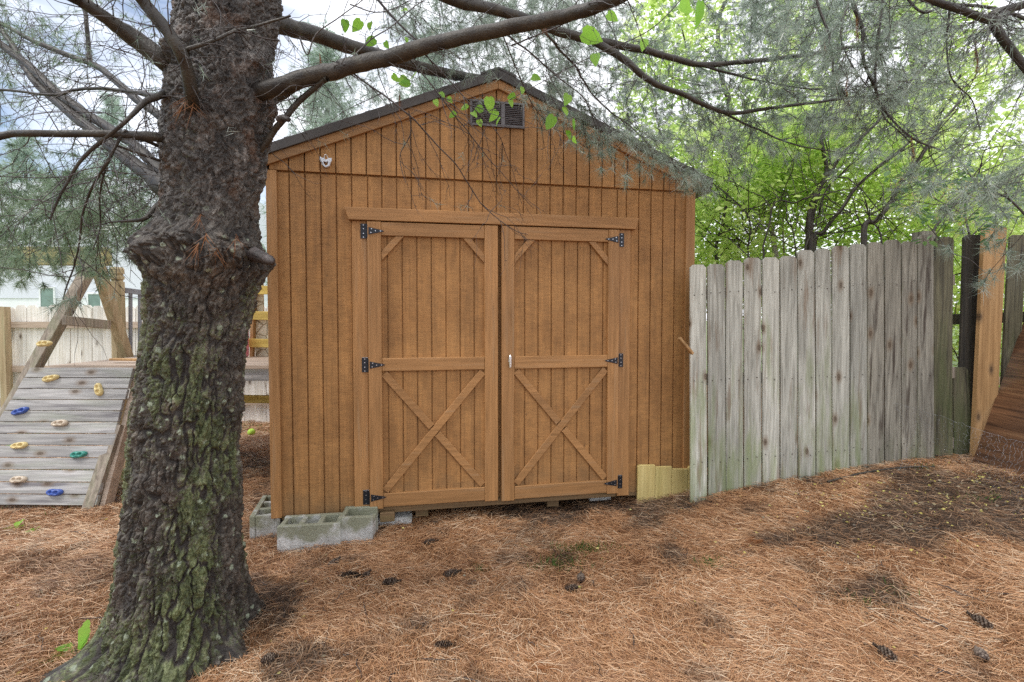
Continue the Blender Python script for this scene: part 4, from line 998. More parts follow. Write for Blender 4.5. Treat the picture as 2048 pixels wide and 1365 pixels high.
def PP(lst):
    """(x, y, D) photo points -> points relative to the pine's base"""
    return np.array([P(*q) for q in lst])
limb_paths = []
def limb(lst, r0_, r1_, name='limb', parent=tree, org=TO, mat='limb', k=12, keep=True, jit=0.03, n=8):
    p_ = catmull(PP(lst), n); m_ = len(p_)
    p_ = p_ + (np.stack([fbm(p_ * 9, 2, 5), fbm(p_ * 9, 2, 6), fbm(p_ * 9, 2, 7)], -1) - 0.5) * 0.012
    t_ = np.linspace(0, 1, m_); rad = r0_ * (1 - t_) + r1_ * t_
    if parent is tree and name == 'limb':
        if math.hypot(p_[0][0] + 1.46, p_[0][1] - TD) < 0.55:      # root the limb inside the trunk
            p_ = np.vstack([[-1.46, TD, p_[0][2] - 0.03], p_]); rad = np.append(rad[0], rad); t_ = np.append(0, t_)
        dst = np.hypot(p_[:, 0] + 1.46, p_[:, 1] - TD); rad = rad * (1 + 0.45 * np.exp(-(np.maximum(dst - 0.22, 0) / 0.05) ** 2))
    rad = rad * 1.0 * (1 + 0.10 * (vnoise(p_ * 12, 3) - 0.5))
    if name == 'stub': p_ = np.vstack([p_, p_[-1] + (p_[-1] - p_[-2]) * 0.5, p_[-1] + (p_[-1] - p_[-2]) * 0.6]); rad = np.append(rad, [rad[-1] * 0.75, 0.001])
    T = Tubes(); T.add(p_ - org, rad, k, jit)
    if keep: limb_paths.append((p_, rad))
    return T.build(name, M[mat], parent)
px2 = lambda px, D: px / F * D
limb([(500, 190, 2.15), (545, 176, 2.12), (640, 150, 2.12), (740, 123, 2.14), (830, 100, 2.15), (905, 80, 2.15), (1040, 50, 2.13), (1120, 34, 2.1), (1180, 18, 2.05), (1240, -6, 2.0), (1330, -60, 1.95)], 0.038, 0.024)
limb([(520, 40, 2.3), (560, 50, 2.38), (640, 72, 2.6), (740, 106, 2.9), (820, 129, 3.2), (900, 149, 3.5), (985, 163, 3.9), (1060, 176, 4.3)], 0.043, 0.032)
limb([(560, -240, 2.3), (760, -90, 2.6), (900, -4, 2.8), (1010, 25, 3.0), (1130, 66, 3.1), (1200, 84, 3.15), (1290, 101, 3.25), (1380, 126, 3.3), (1440, 128, 3.35), (1600, 112, 3.5), (1700, 95, 3.6), (1800, 96, 3.7)], 0.040, 0.008)
limb([(1175, 74, 3.12), (1250, 120, 3.1), (1300, 163, 3.15), (1370, 190, 3.2), (1450, 225, 3.3), (1540, 217, 3.4), (1700, 196, 3.6), (1790, 190, 3.7)], 0.024, 0.006)
limb([(1310, 166, 3.15), (1380, 196, 3.25), (1450, 228, 3.35), (1520, 262, 3.5), (1600, 292, 3.7), (1720, 310, 3.9)], 0.011, 0.004)
limb([(1395, 128, 3.3), (1470, 150, 3.4), (1560, 170, 3.5), (1640, 180, 3.6)], 0.010, 0.004)
limb([(340, 135, 2.1), (327, 123, 2.05), (267, 74, 2.0), (197, 26, 1.9), (151, -3, 1.85), (60, -60, 1.7)], 0.027, 0.022)
limb([(384, 205, 1.98), (381, 185, 1.92), (369, 130, 1.86), (352, 91, 1.82), (316, 39, 1.8), (285, -2, 1.78), (240, -60, 1.7)], 0.026, 0.020)
limb([(340, 355, 2.3), (320, 340, 2.35), (267, 290, 2.5), (183, 235, 2.8), (120, 190, 3.0), (63, 137, 3.2), (0, 88, 3.4), (-80, 30, 3.6)], 0.027, 0.024)
limb([(340, 378, 2.25), (316, 363, 2.3), (246, 311, 2.5), (169, 248, 2.75), (116, 206, 3.0), (60, 150, 3.2), (22, 85, 3.4), (-30, 20, 3.6)], 0.040, 0.016)
limb([(340, 245, 2.4), (320, 232, 2.45), (274, 199, 2.6), (239, 170, 2.8), (197, 135, 3.0), (148, 116, 3.1), (70, 84, 3.3), (0, 46, 3.5), (-60, 30, 3.6)], 0.024, 0.012)
limb([(180, 126, 3.05), (176, 100, 3.05), (172, 35, 3.05), (160, -20, 3.05)], 0.014, 0.011)
limb([(330, 277, 2.05), (313, 274, 2.0), (211, 269, 1.9), (120, 267, 1.85), (60, 266, 1.8), (20, 269, 1.8), (-40, 285, 1.75)], 0.0145, 0.0125)
limb([(350, 200, 2.1), (300, 190, 2.2), (264, 183, 2.3), (190, 176, 2.4), (150, 180, 2.45), (105, 190, 2.5), (0, 180, 2.6), (-60, 176, 2.6)], 0.009, 0.006)
limb([(335, 186, 2.1), (323, 190, 2.0), (288, 207, 1.95), (246, 246, 1.9), (169, 313, 1.9), (134, 366, 1.9), (106, 420, 1.9), (100, 440, 1.9)], 0.011, 0.003)
limb([(246, 262, 1.92), (212, 328, 1.92), (197, 352, 1.95), (172, 404, 2.0), (160, 480, 2.05), (146, 540, 2.1), (125, 600, 2.1)], 0.006, 0.0025)
limb([(230, 290, 1.95), (210, 345, 2.0), (200, 390, 2.05), (200, 450, 2.1), (186, 500, 2.1)], 0.005, 0.002)
limb([(655, 158, 2.1), (643, 166, 2.12), (594, 207, 2.15), (572, 236, 2.15), (549, 264, 2.18), (520, 300, 2.2)], 0.011, 0.014)
limb([(665, 150, 2.25), (598, 170, 2.3), (559, 194, 2.32), (520, 215, 2.3)], 0.018, 0.024)
limb([(330, 400, 2.15), (311, 413, 2.15), (290, 437, 2.1), (262, 443, 2.1), (220, 446, 2.1), (180, 455, 2.15)], 0.010, 0.0015)
limb([(375, 100, 1.87), (420, 85, 1.9), (470, 62, 1.95), (525, 48, 2.0), (580, 33, 2.0)], 0.008, 0.004)
# stub ends
for lst, ra_, rb2 in (([(300, 498, 2.15), (280, 497, 2.12), (262, 499, 2.1), (250, 503, 2.1)], 0.032, 0.007), ([(505, 505, 2.12), (530, 516, 2.08), (543, 521, 2.05), (549, 522, 2.05)], 0.030, 0.010), ([(560, 240, 2.1), (568, 236, 2.08), (577, 240, 2.07)], 0.015, 0.011)):
    limb(lst, ra_, rb2, 'stub', mat='stub', keep=False, jit=0.12)
# thin branchlets hanging over the gable and roof
thin = [([(705, 144, 2.15), (810, 220, 2.2), (863, 276, 2.3), (919, 340, 2.4), (969, 416, 2.5), (1027, 460, 2.55), (1055, 470, 2.6)], 0.0042),
        ([(820, 120, 2.2), (910, 229, 2.3), (954, 290, 2.4), (1010, 355, 2.5), (1068, 416, 2.6)], 0.0034), ([(840, 100, 2.2), (940, 208, 2.3), (995, 270, 2.4), (1016, 320, 2.5), (1045, 408, 2.6)], 0.003),
        ([(1000, 60, 2.2), (1058, 105, 2.5), (1100, 144, 2.7), (1164, 194, 2.9), (1182, 222, 3.0), (1200, 270, 3.1), (1240, 300, 3.2)], 0.005),
        ([(1080, 50, 2.3), (1120, 100, 2.6), (1155, 138, 2.8), (1164, 159, 2.85), (1188, 191, 3.0), (1223, 226, 3.1), (1264, 258, 3.2), (1308, 302, 3.3), (1352, 343, 3.4), (1400, 370, 3.5)], 0.007),
        ([(1000, 60, 2.2), (1060, 200, 2.5), (1100, 250, 2.7), (1140, 275, 2.9), (1180, 300, 3.1)], 0.003), ([(820, 220, 2.2), (822, 270, 2.25), (803, 310, 2.3), (805, 345, 2.3), (811, 366, 2.3)], 0.003),
        ([(600, 75, 2.1), (615, 110, 2.1), (640, 60, 2.1), (700, 20, 2.1), (745, -20, 2.1)], 0.004), ([(690, 130, 2.1), (740, 80, 2.15), (800, 40, 2.2), (860, -10, 2.2)], 0.004),
        ([(740, -20, 2.6), (780, 30, 2.6), (830, 78, 2.6), (860, 80, 2.6)], 0.008), ([(700, 10, 2.0), (760, 25, 2.0), (850, -10, 2.0)], 0.003),
        ([(560, 80, 2.0), (480, 60, 1.9), (440, 30, 1.85), (420, -10, 1.8)], 0.003), ([(1020, 90, 2.3), (1120, 50, 2.2), (1180, 10, 2.1), (1220, -20, 2.0)], 0.004),
        ([(440, 60, 1.85), (443, 30, 1.85), (430, 5, 1.85), (405, -20, 1.85)], 0.0025)]
tw_ = Tubes()
for lst, r_ in thin:
    p_ = catmull(PP(lst), 6); p_ = p_ + (np.stack([fbm(p_ * 7, 2, 15), fbm(p_ * 7, 2, 16), fbm(p_ * 7, 2, 17)], -1) - 0.5) * 0.02
    tw_.add(p_ - TO, np.linspace(r_, r_ * 0.4, len(p_)), 5); limb_paths.append((p_, np.linspace(r_, r_ * .4, len(p_))))

def crooked(p0, d0, L_, n, wob, droop):
    p_ = [p0]; d = d0 / np.linalg.norm(d0)
    for _ in range(n):
        d = d + rng.normal(size=3) * wob + np.array([0, 0, -droop]); d /= np.linalg.norm(d); p_.append(p_[-1] + d * L_ / n)
    return np.array(p_)
tips = []           # (point, direction)
def sprout(paths, count, T, org, Lr=(0.12, 0.45), r_=0.0022, sub=3, tipsp=0.3, droop=0.06, tl=tips, pref=None):
    wts = np.array([np.linalg.norm(np.diff(p, axis=0), axis=1).sum() for p, _ in paths]); wts /= wts.sum()
    for _ in range(count):
        p_, rad = paths[rng.choice(len(paths), p=wts)]; k_ = rng.integers(1, len(p_) - 1); t_ = p_[min(k_ + 1, len(p_) - 1)] - p_[k_ - 1]; t_ /= np.linalg.norm(t_) + 1e-9
        d = t_ * rng.uniform(0.1, 1.2) + rng.normal(size=3) * 0.8 + np.array([0, 0, -0.15]); L_ = rng.uniform(*Lr)
        if pref is not None: d = d + pref
        q = crooked(p_[k_], d, L_, 6, 0.20, droop); T.add(q - org, np.linspace(min(r_, rad[k_] * .7), r_ * 0.35, len(q)), 4)
        if rng.random() < tipsp: tl.append((q[-1], q[-1] - q[-3]))
        for _s in range(rng.integers(0, sub + 1)):
            kk = rng.integers(2, 6); d2 = (q[kk] - q[kk - 1]) / L_ * 6 + rng.normal(size=3) * 0.7
            q2 = crooked(q[kk], d2, L_ * rng.uniform(0.25, 0.6), 4, 0.25, droop); T.add(q2 - org, np.linspace(r_ * 0.6, r_ * 0.25, len(q2)), 3)
            if rng.random() < tipsp: tl.append((q2[-1], q2[-1] - q2[-3]))
        # bud scars
        for _b in range(3):
            kk = rng.integers(1, 6); d3 = rng.normal(size=3); T.add(np.array([q[kk], q[kk] + d3 / np.linalg.norm(d3) * 0.012]) - org, [0.0018, 0.001], 3)
sprout(limb_paths, 420, tw_, TO, (0.10, 0.42), 0.0024, 3, 0.12)
sprout(limb_paths[6:16], 210, tw_, TO, (0.15, 0.5), 0.0022, 4, 0.10)
sprout(limb_paths[:2] + limb_paths[-14:], 170, tw_, TO, (0.1, 0.4), 0.0018, 3, 0.03)

# needle sprays
def needles_from(centers, dirs, n, Ln, spread, wdt, fwd=0.5):
    """straight tapering needles, n per tuft"""
    n = max(6, int(n * 0.72)); wdt = max(wdt, 0.0026)
    m_ = len(centers); C = np.repeat(centers, n, 0); d = np.repeat(dirs / np.linalg.norm(dirs, axis=1, keepdims=True), n, 0)
    C = C - d * rng.random((m_ * n, 1)) * 0.035
    v = rng.normal(size=(m_ * n, 3)); v /= np.linalg.norm(v, axis=1, keepdims=True)
    nd = d * fwd + v * spread; nd[:, 2] -= 0.10; nd /= np.linalg.norm(nd, axis=1, keepdims=True)
    Ls = Ln * rng.uniform(0.65, 1.1, (m_ * n, 1)); sd_ = np.cross(nd, rng.normal(size=(m_ * n, 3))); sd_ /= np.linalg.norm(sd_, axis=1, keepdims=True)
    V = np.stack([C - sd_ * wdt / 2, C + sd_ * wdt / 2, C + nd * Ls * 0.98], 1); V[:, 2, 2] -= Ls[:, 0] * 0.05
    rv = np.clip(np.repeat(rng.random(m_) * 0.6, n) + rng.random(m_ * n) * 0.4, 0, 1)
    return V, rv
def build_needles(name, parts, org, mat, parent):
    V = np.concatenate([p_[0] for p_ in parts]); rv = np.concatenate([p_[1] for p_ in parts]); V = V - org
    return link(name, fast_mesh(name, V.reshape(-1, 3), np.arange(len(V) * 3).reshape(-1, 3), {'rnd': np.repeat(rv, 3)}), mat, parent)
def sprays(bases, dirs, L_, T, org, ntuft=8, n=22, Ln=0.09, r_=0.0025, wdt=0.0028, spread=0.8):
    cs, ds = [], []
    for b_, d in zip(bases, dirs):
        q = crooked(b_, d, L_ * rng.uniform(0.6, 1.2), 7, 0.16, 0.05); T.add(q - org, np.linspace(r_, r_ * 0.4, len(q)), 4)
        for s in range(ntuft):
            kk = rng.integers(2, 8) if s else 7; t_ = q[kk] - q[kk - 1]
            if kk < 7:
                d2 = t_ / np.linalg.norm(t_) * 0.8 + rng.normal(size=3) * 0.55; q2 = crooked(q[kk], d2, L_ * rng.uniform(0.12, 0.35), 3, 0.15, 0.05)
                T.add(q2 - org, np.linspace(r_ * 0.6, r_ * 0.3, 4), 3); cs.append(q2[-1]); ds.append(q2[-1] - q2[-2]); 
                if rng.random() < 0.5: cs.append(q2[-2]); ds.append(q2[-1] - q2[-2])
            else: cs.append(q[-1]); ds.append(t_)
    return needles_from(np.array(cs), np.array(ds), n, Ln, spread, wdt)
def region(nn, poly, Dr, clump=None, thr=0.5, seed=0):
    """random points whose photo position falls in poly, spread through depth Dr, thinned by 3-D clump noise"""
    poly = np.array(poly, float); out = []; lo_, hi_ = poly.min(0), poly.max(0)
    while len(out) < nn:
        q = rng.random((4000, 2)) * (hi_ - lo_) + lo_; ins = np.zeros(len(q), bool); j_ = len(poly) - 1
        for i_ in range(len(poly)):
            a, b_ = poly[i_], poly[j_]
            c_ = ((a[1] > q[:, 1]) != (b_[1] > q[:, 1])) & (q[:, 0] < (b_[0] - a[0]) * (q[:, 1] - a[1]) / (b_[1] - a[1] + 1e-12) + a[0]); ins ^= c_; j_ = i_
        q = q[ins]; D = rng.uniform(Dr[0], Dr[1], len(q)); p_ = PV(q[:, 0], q[:, 1], D)
        if clump: p_ = p_[fbm(p_ * clump, 3, seed) > thr]
        out += list(p_)
    return np.array(out[:nn])
NP = []
# right-hand canopy of the big pine, over the roof and beyond it
def outd(p_, src, mixv=0.6, dz=-0.15):
    d = p_ - src; d /= np.linalg.norm(d, axis=1, keepdims=True); d = d * mixv + rng.normal(size=d.shape) * 0.45; d[:, 2] += dz; return d
src = np.array([-1.3, 2.2, 3.4])
b1 = region(440, [(900, -80), (1900, -80), (1850, 200), (1700, 230), (1560, 260), (1450, 290), (1400, 290), (1340, 300), (1200, 230), (1050, 160), (960, 130)], (3.2, 5.4), 2.0, 0.47, 91)
def clear_roof(b):
    lx = (b[:, 0] - SO[0]) * CP + (b[:, 1] - SO[1]) * SP_; ly = -(b[:, 0] - SO[0]) * SP_ + (b[:, 1] - SO[1]) * CP
    return b[~((ly > -0.12) & (lx > -0.2) & (lx < WID + 0.2) & (b[:, 2] < 3.158 - 0.405 * np.abs(lx - AP) + 0.30))]
b1 = clear_roof(b1)
NP.append(sprays(b1, outd(b1, src), 0.42, tw_, TO, 9, 26, 0.085))
b2 = region(160, [(700, -40), (1200, -40), (1150, 110), (1050, 130), (900, 90)], (3.0, 5.0), 2.0, 0.45, 92); NP.append(sprays(b2, outd(b2, src), 0.4, tw_, TO, 7, 22, 0.08))
b3 = region(120, [(560, 130), (960, 110), (880, 180), (700, 230), (560, 280)], (4.4, 6.5), 2.0, 0.40, 93); NP.append(sprays(b3, outd(b3, src), 0.4, tw_, TO, 6, 20, 0.09))
b7 = region(46, [(1000, 130), (1180, 190), (1300, 262), (1400, 335), (1380, 352), (1290, 315), (1200, 268), (1080, 200)], (2.85, 3.2)); NP.append(sprays(b7, outd(b7, src, 0.7, -0.3), 0.26, tw_, TO, 6, 24, 0.08, 0.002))
# drooping ends along the right roof edge
b4 = PV(np.array([1230, 1262, 1290, 1318, 1345, 1375, 1390, 1250, 1300, 1340.]), np.array([272, 285, 300, 322, 338, 352, 368, 262, 305, 330.]), np.array([3.35, 3.4, 3.45, 3.45, 3.5, 3.55, 3.55, 3.3, 3.4, 3.45]))
NP.append(needles_from(b4, np.tile([0.5, -0.3, -0.5], (len(b4), 1)), 46, 0.085, 0.7, 0.0015, 0.7))
# left-hand boughs, nearer and lower
b5 = region(185, [(-60, 290), (60, 300), (300, 310), (290, 390), (240, 440), (200, 470), (100, 470), (-60, 500)], (2.3, 3.8), 2.4, 0.48, 95)
NPL = [sprays(b5, outd(b5, np.array([-1.4, 2.3, 2.9]), 0.6, -0.35), 0.34, tw_, TO, 7, 24, 0.075, 0.002, 0.0028)]
b6 = region(120, [(-60, -20), (330, -20), (320, 110), (150, 90), (60, 200), (-60, 260)], (2.6, 4.4), 2.2, 0.52, 96); b8 = region(46, [(-60, 460), (215, 460), (215, 535), (120, 550), (-60, 560)], (2.8, 4.1)); NPL.append(sprays(b8, outd(b8, np.array([-1.4, 2.3, 2.9]), 0.5, -0.2), 0.20, tw_, TO, 6, 24, 0.075, 0.002, 0.0028))
NPL.append(sprays(b6, outd(b6, src, 0.6, 0), 0.4, tw_, TO, 5, 16, 0.07, 0.002, 0.0026))
tf_ = np.array([P(125, 605, 2.1), P(140, 600, 2.1), P(110, 612, 2.1), P(100, 618, 2.1), P(150, 610, 2.12)])
NP.append(needles_from(tf_, np.tile([-0.5, -0.1, -0.25], (len(tf_), 1)), 40, 0.085, 0.8, 0.0014, 0.6))
if tips:
    tp = np.array([a for a, _ in tips]); td = np.array([b_ for _, b_ in tips]); NP.append(needles_from(tp, td, 12, 0.05, 0.8, 0.0014))
build_needles('needles', NP, TO, M['needle'], tree); build_needles('needles', NPL, TO, M['needle_green'], tree)
# brown dead clumps
dd_ = PV(np.array([1713, 1714, 1952, 1953, 1955, 1695, 1694, 1823, 1826, 1650, 1714, 640, 1088, 800.]), np.array([20, 45, 92, 110, 130, 160, 190, 280, 300, 95, 62, 120, 40, 200.]), np.array([2.9, 2.9, 2.6, 2.6, 2.6, 3.0, 3.0, 3.1, 3.1, 3.0, 2.9, 2.3, 2.2, 2.3]))
build_needles('dead_needles', [needles_from(dd_, np.tile([0.05, 0, -1.0], (len(dd_), 1)), 26, 0.10, 0.22, 0.0013, 1.0)], TO, M['needle_dead'], tree)
# fine litter caught on the stubs
cn = np.array([P(400, 440, 1.92), P(410, 480, 1.90), P(395, 500, 1.89), P(470, 480, 1.9), P(385, 215, 1.93), P(372, 200, 1.93), P(430, 510, 1.9), P(365, 215, 1.94)])
V_, rv_ = needles_from(cn, np.tile([0.1, -0.4, -0.8], (len(cn), 1)), 14, 0.10, 0.6, 0.0014, 0.6)
build_needles('caught_needles', [(V_, rv_)], TO, M['needle_dead'], tree)
tw_.build('twigs', M['twig'], tree)

# second pine standing off to the right
T2O = np.array([4.6, 2.6, 0.35])
tree2 = empty('pine_tree', T2O, 0, label='pine reaching in from the right edge with a forked dark bough across the top corner', cat='tree')
tt = Tubes(); zz_ = np.linspace(-0.1, 7, 40); tt.add(np.stack([0.05 * np.sin(zz_), 0.03 * np.cos(zz_ * 1.3), zz_], -1), 0.19 - 0.017 * zz_, 40, 0.04); tt.build('trunk', M['limb'], tree2)
lp = limb_paths; limb_paths = []
Ob = (T2O[0], T2O[1], 3.6)
def limb2(lst, a, b_, first=None):
    pts_ = PP(lst)
    if first is not None: pts_ = np.vstack([first, pts_])
    p_ = catmull(pts_, 8); t_ = np.linspace(0, 1, len(p_)); rad = a * (1 - t_) + b_ * t_; T = Tubes(); T.add(p_ - T2O, rad, 10, 0.03); limb_paths.append((p_, rad)); T.build('limb', M['limb'], tree2)
limb2([(2048, 10, 2.6), (2010, 30, 2.55), (1984, 41, 2.5), (1920, 20, 2.5), (1840, -8, 2.5), (1760, -50, 2.5)], 0.022, 0.016, [T2O + [0, 0, 3.3]])
limb2([(1984, 41, 2.5), (2000, 70, 2.5), (2030, 110, 2.5), (2060, 150, 2.5), (2110, 230, 2.55)], 0.022, 0.015)
limb2([(1984, 41, 2.52), (2006, 80, 2.56), (2050, 130, 2.6)], 0.009, 0.006)
limb2([(2100, 60, 2.7), (2000, 20, 2.8), (1900, 10, 2.8), (1845, 25, 2.8), (1800, -20, 2.8)], 0.010, 0.006)
limb2([(1631, -10, 3.0), (1639, 20, 3.0), (1661, 80, 3.0), (1668, 157, 3.0), (1688, 187, 3.0), (1700, 215, 3.0)], 0.008, 0.004)
limb2([(1700, -20, 2.9), (1710, 20, 2.9), (1725, 59, 2.9), (1727, 121, 2.9), (1750, 176, 2.95), (1761, 208, 3.0), (1790, 246, 3.1), (1830, 280, 3.2), (1880, 300, 3.3)], 0.011, 0.005)
limb2([(1768, -20, 2.9), (1760, 50, 2.9), (1752, 121, 2.92), (1750, 178, 2.95)], 0.007, 0.006)
limb2([(1700, 0, 3.1), (1683, 50, 3.1), (1685, 90, 3.1), (1710, 140, 3.1), (1740, 180, 3.1)], 0.005, 0.003)
limb2([(1765, 208, 3.0), (1768, 235, 3.0), (1800, 265, 3.05), (1820, 285, 3.1)], 0.006, 0.003)
limb2([(1900, 15, 2.8), (1895, 60, 2.85), (1893, 84, 2.9), (1898, 140, 2.95), (1912, 170, 3.0), (1944, 201, 3.1), (1960, 260, 3.2)], 0.006, 0.003)
limb2([(2060, 440, 2.5), (2020, 400, 2.55), (1990, 385, 2.6), (1960, 372, 2.7), (1940, 350, 2.8)], 0.006, 0.003)
tw2 = Tubes(); tips2 = []
sprout(limb_paths, 300, tw2, T2O, (0.12, 0.45), 0.0022, 3, 0.35, tl=tips2, droop=0.1)
NP = []
c1_ = region(165, [(1560, -80), (2150, -80), (2150, 400), (1980, 370), (1900, 330), (1800, 260), (1700, 240), (1600, 200)], (2.7, 4.6), 2.2, 0.48, 97)
NP.append(sprays(c1_, outd(c1_, T2O + [0, 0, 3.3], 0.7, -0.35), 0.40, tw2, T2O, 8, 26, 0.09, 0.0024, 0.0016))
c2_ = region(14, [(1850, 260), (2100, 230), (2100, 500), (2000, 450), (1900, 400)], (2.4, 3.1), None); NP.append(sprays(c2_, outd(c2_, T2O + [0, 0, 2.6], 0.8, -0.3), 0.36, tw2, T2O, 7, 28, 0.095))
tp = np.array([a for a, _ in tips2]); td = np.array([b_ for _, b_ in tips2]); NP.append(needles_from(tp, td, 20, 0.08, 0.8, 0.0015))
build_needles('needles', NP, T2O, M['needle'], tree2); tw2.build('twigs', M['twig'], tree2)

# ------------------------------------------------------------------ leafy shrubs behind the fence
LEAF_V = [(0, 0, 0), (0.35, 0.24, 0.06), (0.75, 0.20, 0.05), (1.05, 0, -0.04), (0.75, -0.20, 0.05), (0.35, -0.24, 0.06), (0.5, 0, 0)]
LEAF_F = [(0, 6, 1), (1, 6, 2), (2, 6, 3), (3, 6, 4), (4, 6, 5), (5, 6, 0)]
LEAF4_V = [(0, 0, 0), (0.5, 0.26, 0.05), (1, 0, 0), (0.5, -0.26, 0.05)]; LEAF4_F = [(0, 1, 2, 3)]
def leaves(name, C, sc, mat, parent, org, rnd=None, tmpl=0, **k):
    n = len(C); d = rng.normal(size=(n, 3)) * [1, 1, 0.5] + [0, 0, -0.25]
    roll = rng.normal(size=n) * 0.7
    tv, tf = (LEAF_V, LEAF_F) if tmpl else (LEAF4_V, LEAF4_F)
    return scatter(name, tv, tf, C - org, d, roll, sc, mat, parent, rnd, **k)
def shrub(name, org, stems, leafpoly, Dr, nl, size, label, r_=0.03, mat='leaf', stemmat='stem_dk', clump=1.6, thr=0.47, seed=1, cat='shrub', group=None, nsub=60, lmb=None):
    o = empty(name, org, 0, label=label, cat=cat, group=group); org = np.array(org); T = Tubes(); paths = []
    for lst, ra_ in stems:
        pts_ = PP(lst); base = np.array([pts_[0][0] * 0.97 + org[0] * 0.03, pts_[0][1], float(gh(pts_[0][0], pts_[0][1])) - 0.05]); pts_ = np.vstack([base, pts_]); p_ = catmull(pts_, 6)
        p_ = p_ + (np.stack([fbm(p_ * 3, 2, 5), fbm(p_ * 3, 2, 6), fbm(p_ * 3, 2, 7)], -1) - 0.5) * 0.10; ra_ = ra_ * 0.85; rad = np.linspace(ra_, ra_ * 0.35, len(p_)); T.add(p_ - org, rad, 8, 0.05); paths.append((p_, rad))
    dummy = []; sprout(paths, nsub, T, org, (0.4, 1.4), 0.008, 3, 0.5, 0.02, dummy, np.array([0, 0, 0.3]))
    T.build('stems', M[stemmat], o)
    C = region(nl // 3, leafpoly, Dr, clump, thr, seed)
    C = np.concatenate([C + rng.normal(size=C.shape) * 0.07 for _ in range(3)])
    leaves('foliage', C, rng.uniform(0.5, 1.35, len(C)) * size, M[mat], o, org, rnd=np.clip(fbm(C * 1.6, 3, 9) * 1.2 - 0.35 + 0.6 * rng.random(len(C)), 0, 1))
    return o
shrub('shrub', (2.4, 6.0, 0.3), [([(1432, 524, 6.0), (1442, 449, 6.0), (1460, 354, 6.1), (1472, 250, 6.2)], 0.03), ([(1500, 520, 5.8), (1490, 430, 5.8), (1440, 380, 5.9), (1400, 330, 6.0)], 0.016),
      ([(1480, 520, 6.0), (1470, 470, 6.0), (1420, 420, 6.0)], 0.014)],
      [(1300, 600), (1290, 330), (1330, 250), (1450, 230), (1530, 260), (1540, 600)], (5.7, 7.8), 11500, 0.088, 'leafy green shrub between the shed roof corner and the first pickets', seed=101, thr=0.45)
shrub('shrub', (3.8, 6.0, 0.4), [([(1622, 499, 5.8), (1624, 424, 5.8), (1647, 354, 5.8), (1644, 282, 5.8), (1659, 237, 5.8), (1670, 150, 5.9)], 0.045), ([(1624, 499, 5.8), (1639, 387, 5.8), (1661, 339, 5.8), (1694, 300, 5.7), (1766, 227, 5.6), (1850, 130, 5.5)], 0.042),
      ([(1629, 499, 5.8), (1651, 461, 5.8), (1719, 374, 5.7), (1800, 300, 5.6), (1860, 250, 5.5)], 0.036), ([(1612, 499, 5.8), (1640, 440, 5.8), (1655, 380, 5.8), (1700, 340, 5.7)], 0.022), ([(1534, 449, 5.6), (1592, 407, 5.5), (1649, 387, 5.4), (1724, 377, 5.3)], 0.014),
      ([(1590, 500, 5.6), (1570, 440, 5.6), (1572, 390, 5.6)], 0.012)],
      [(1510, 600), (1500, 300), (1560, 230), (1700, 200), (1800, 220), (1800, 600)], (5.75, 7.8), 12500, 0.092, 'arching shrub with a fan of dark stems rising behind the middle pickets', seed=102, thr=0.48)
shrub('shrub', (5.2, 5.6, 0.45), [([(1726, 489, 5.4), (1754, 444, 5.4), (1796, 384, 5.4), (1850, 300, 5.3), (1920, 200, 5.2)], 0.042), ([(1760, 500, 5.2), (1740, 440, 5.2), (1728, 400, 5.2)], 0.014), ([(1940, 540, 5.0), (1930, 450, 5.0), (1960, 330, 5.0)], 0.02),
      ([(1850, 520, 5.2), (1900, 420, 5.2), (1980, 360, 5.1), (2080, 320, 5)], 0.022)],
      [(1780, 720), (1760, 330), (1800, 230), (2140, 200), (2140, 800)], (5.2, 7.4), 12000, 0.088, 'dense green shrub behind the rotten right end of the fence', seed=103, thr=0.45)
shrub('young_tree', (3.2, 6.8, 0.4), [([(1549, 514, 6.6), (1547, 474, 6.6), (1530, 394, 6.7), (1549, 340, 6.7), (1600, 260, 6.8)], 0.05), ([(1572, 400, 6.7), (1600, 330, 6.8)], 0.02)],
      [(1480, 420), (1480, 230), (1620, 220), (1640, 400)], (6.6, 8.2), 3500, 0.075, 'young tree with a pale grey trunk behind the fence', stemmat='stem_pale', seed=104, cat='tree', nsub=20)
for q, (org, poly, Dr, nl, lb) in enumerate((((4.5, 10, 0.5), [(1230, 330), (1240, 60), (1300, -60), (1560, -60), (1600, 260), (1560, 420), (1300, 420)], (9, 12), 8500, 'tall sunlit yellow-green tree rising beyond the shed roof corner'),
                                            ((8.5, 10, 0.5), [(1560, 420), (1540, -60), (1860, -60), (1880, 400)], (9, 12), 9000, 'tall sunlit yellow-green tree beyond the middle of the fence'),
                                            ((12.5, 10, 0.5), [(1840, 560), (1820, -60), (2200, -60), (2200, 560)], (8.5, 12), 9500, 'tall sunlit yellow-green tree beyond the right end of the fence'))):
    x_ = int(1024 + F * org[0] / 10)
    shrub('tree', org, [([(x_, 400, 10), (x_ + 10, 250, 10), (x_ - 20, 80, 10), (x_ + 20, -80, 10)], 0.10), ([(x_, 350, 10), (x_ - 60, 200, 10), (x_ - 90, 60, 9.6)], 0.05), ([(x_, 330, 10), (x_ + 70, 180, 10), (x_ + 110, 40, 9.7)], 0.05)],
          poly, Dr, nl, 0.13, lb, clump=0.9, thr=0.50, seed=110 + q, cat='tree', group='leafy trees beyond the fence', nsub=40)
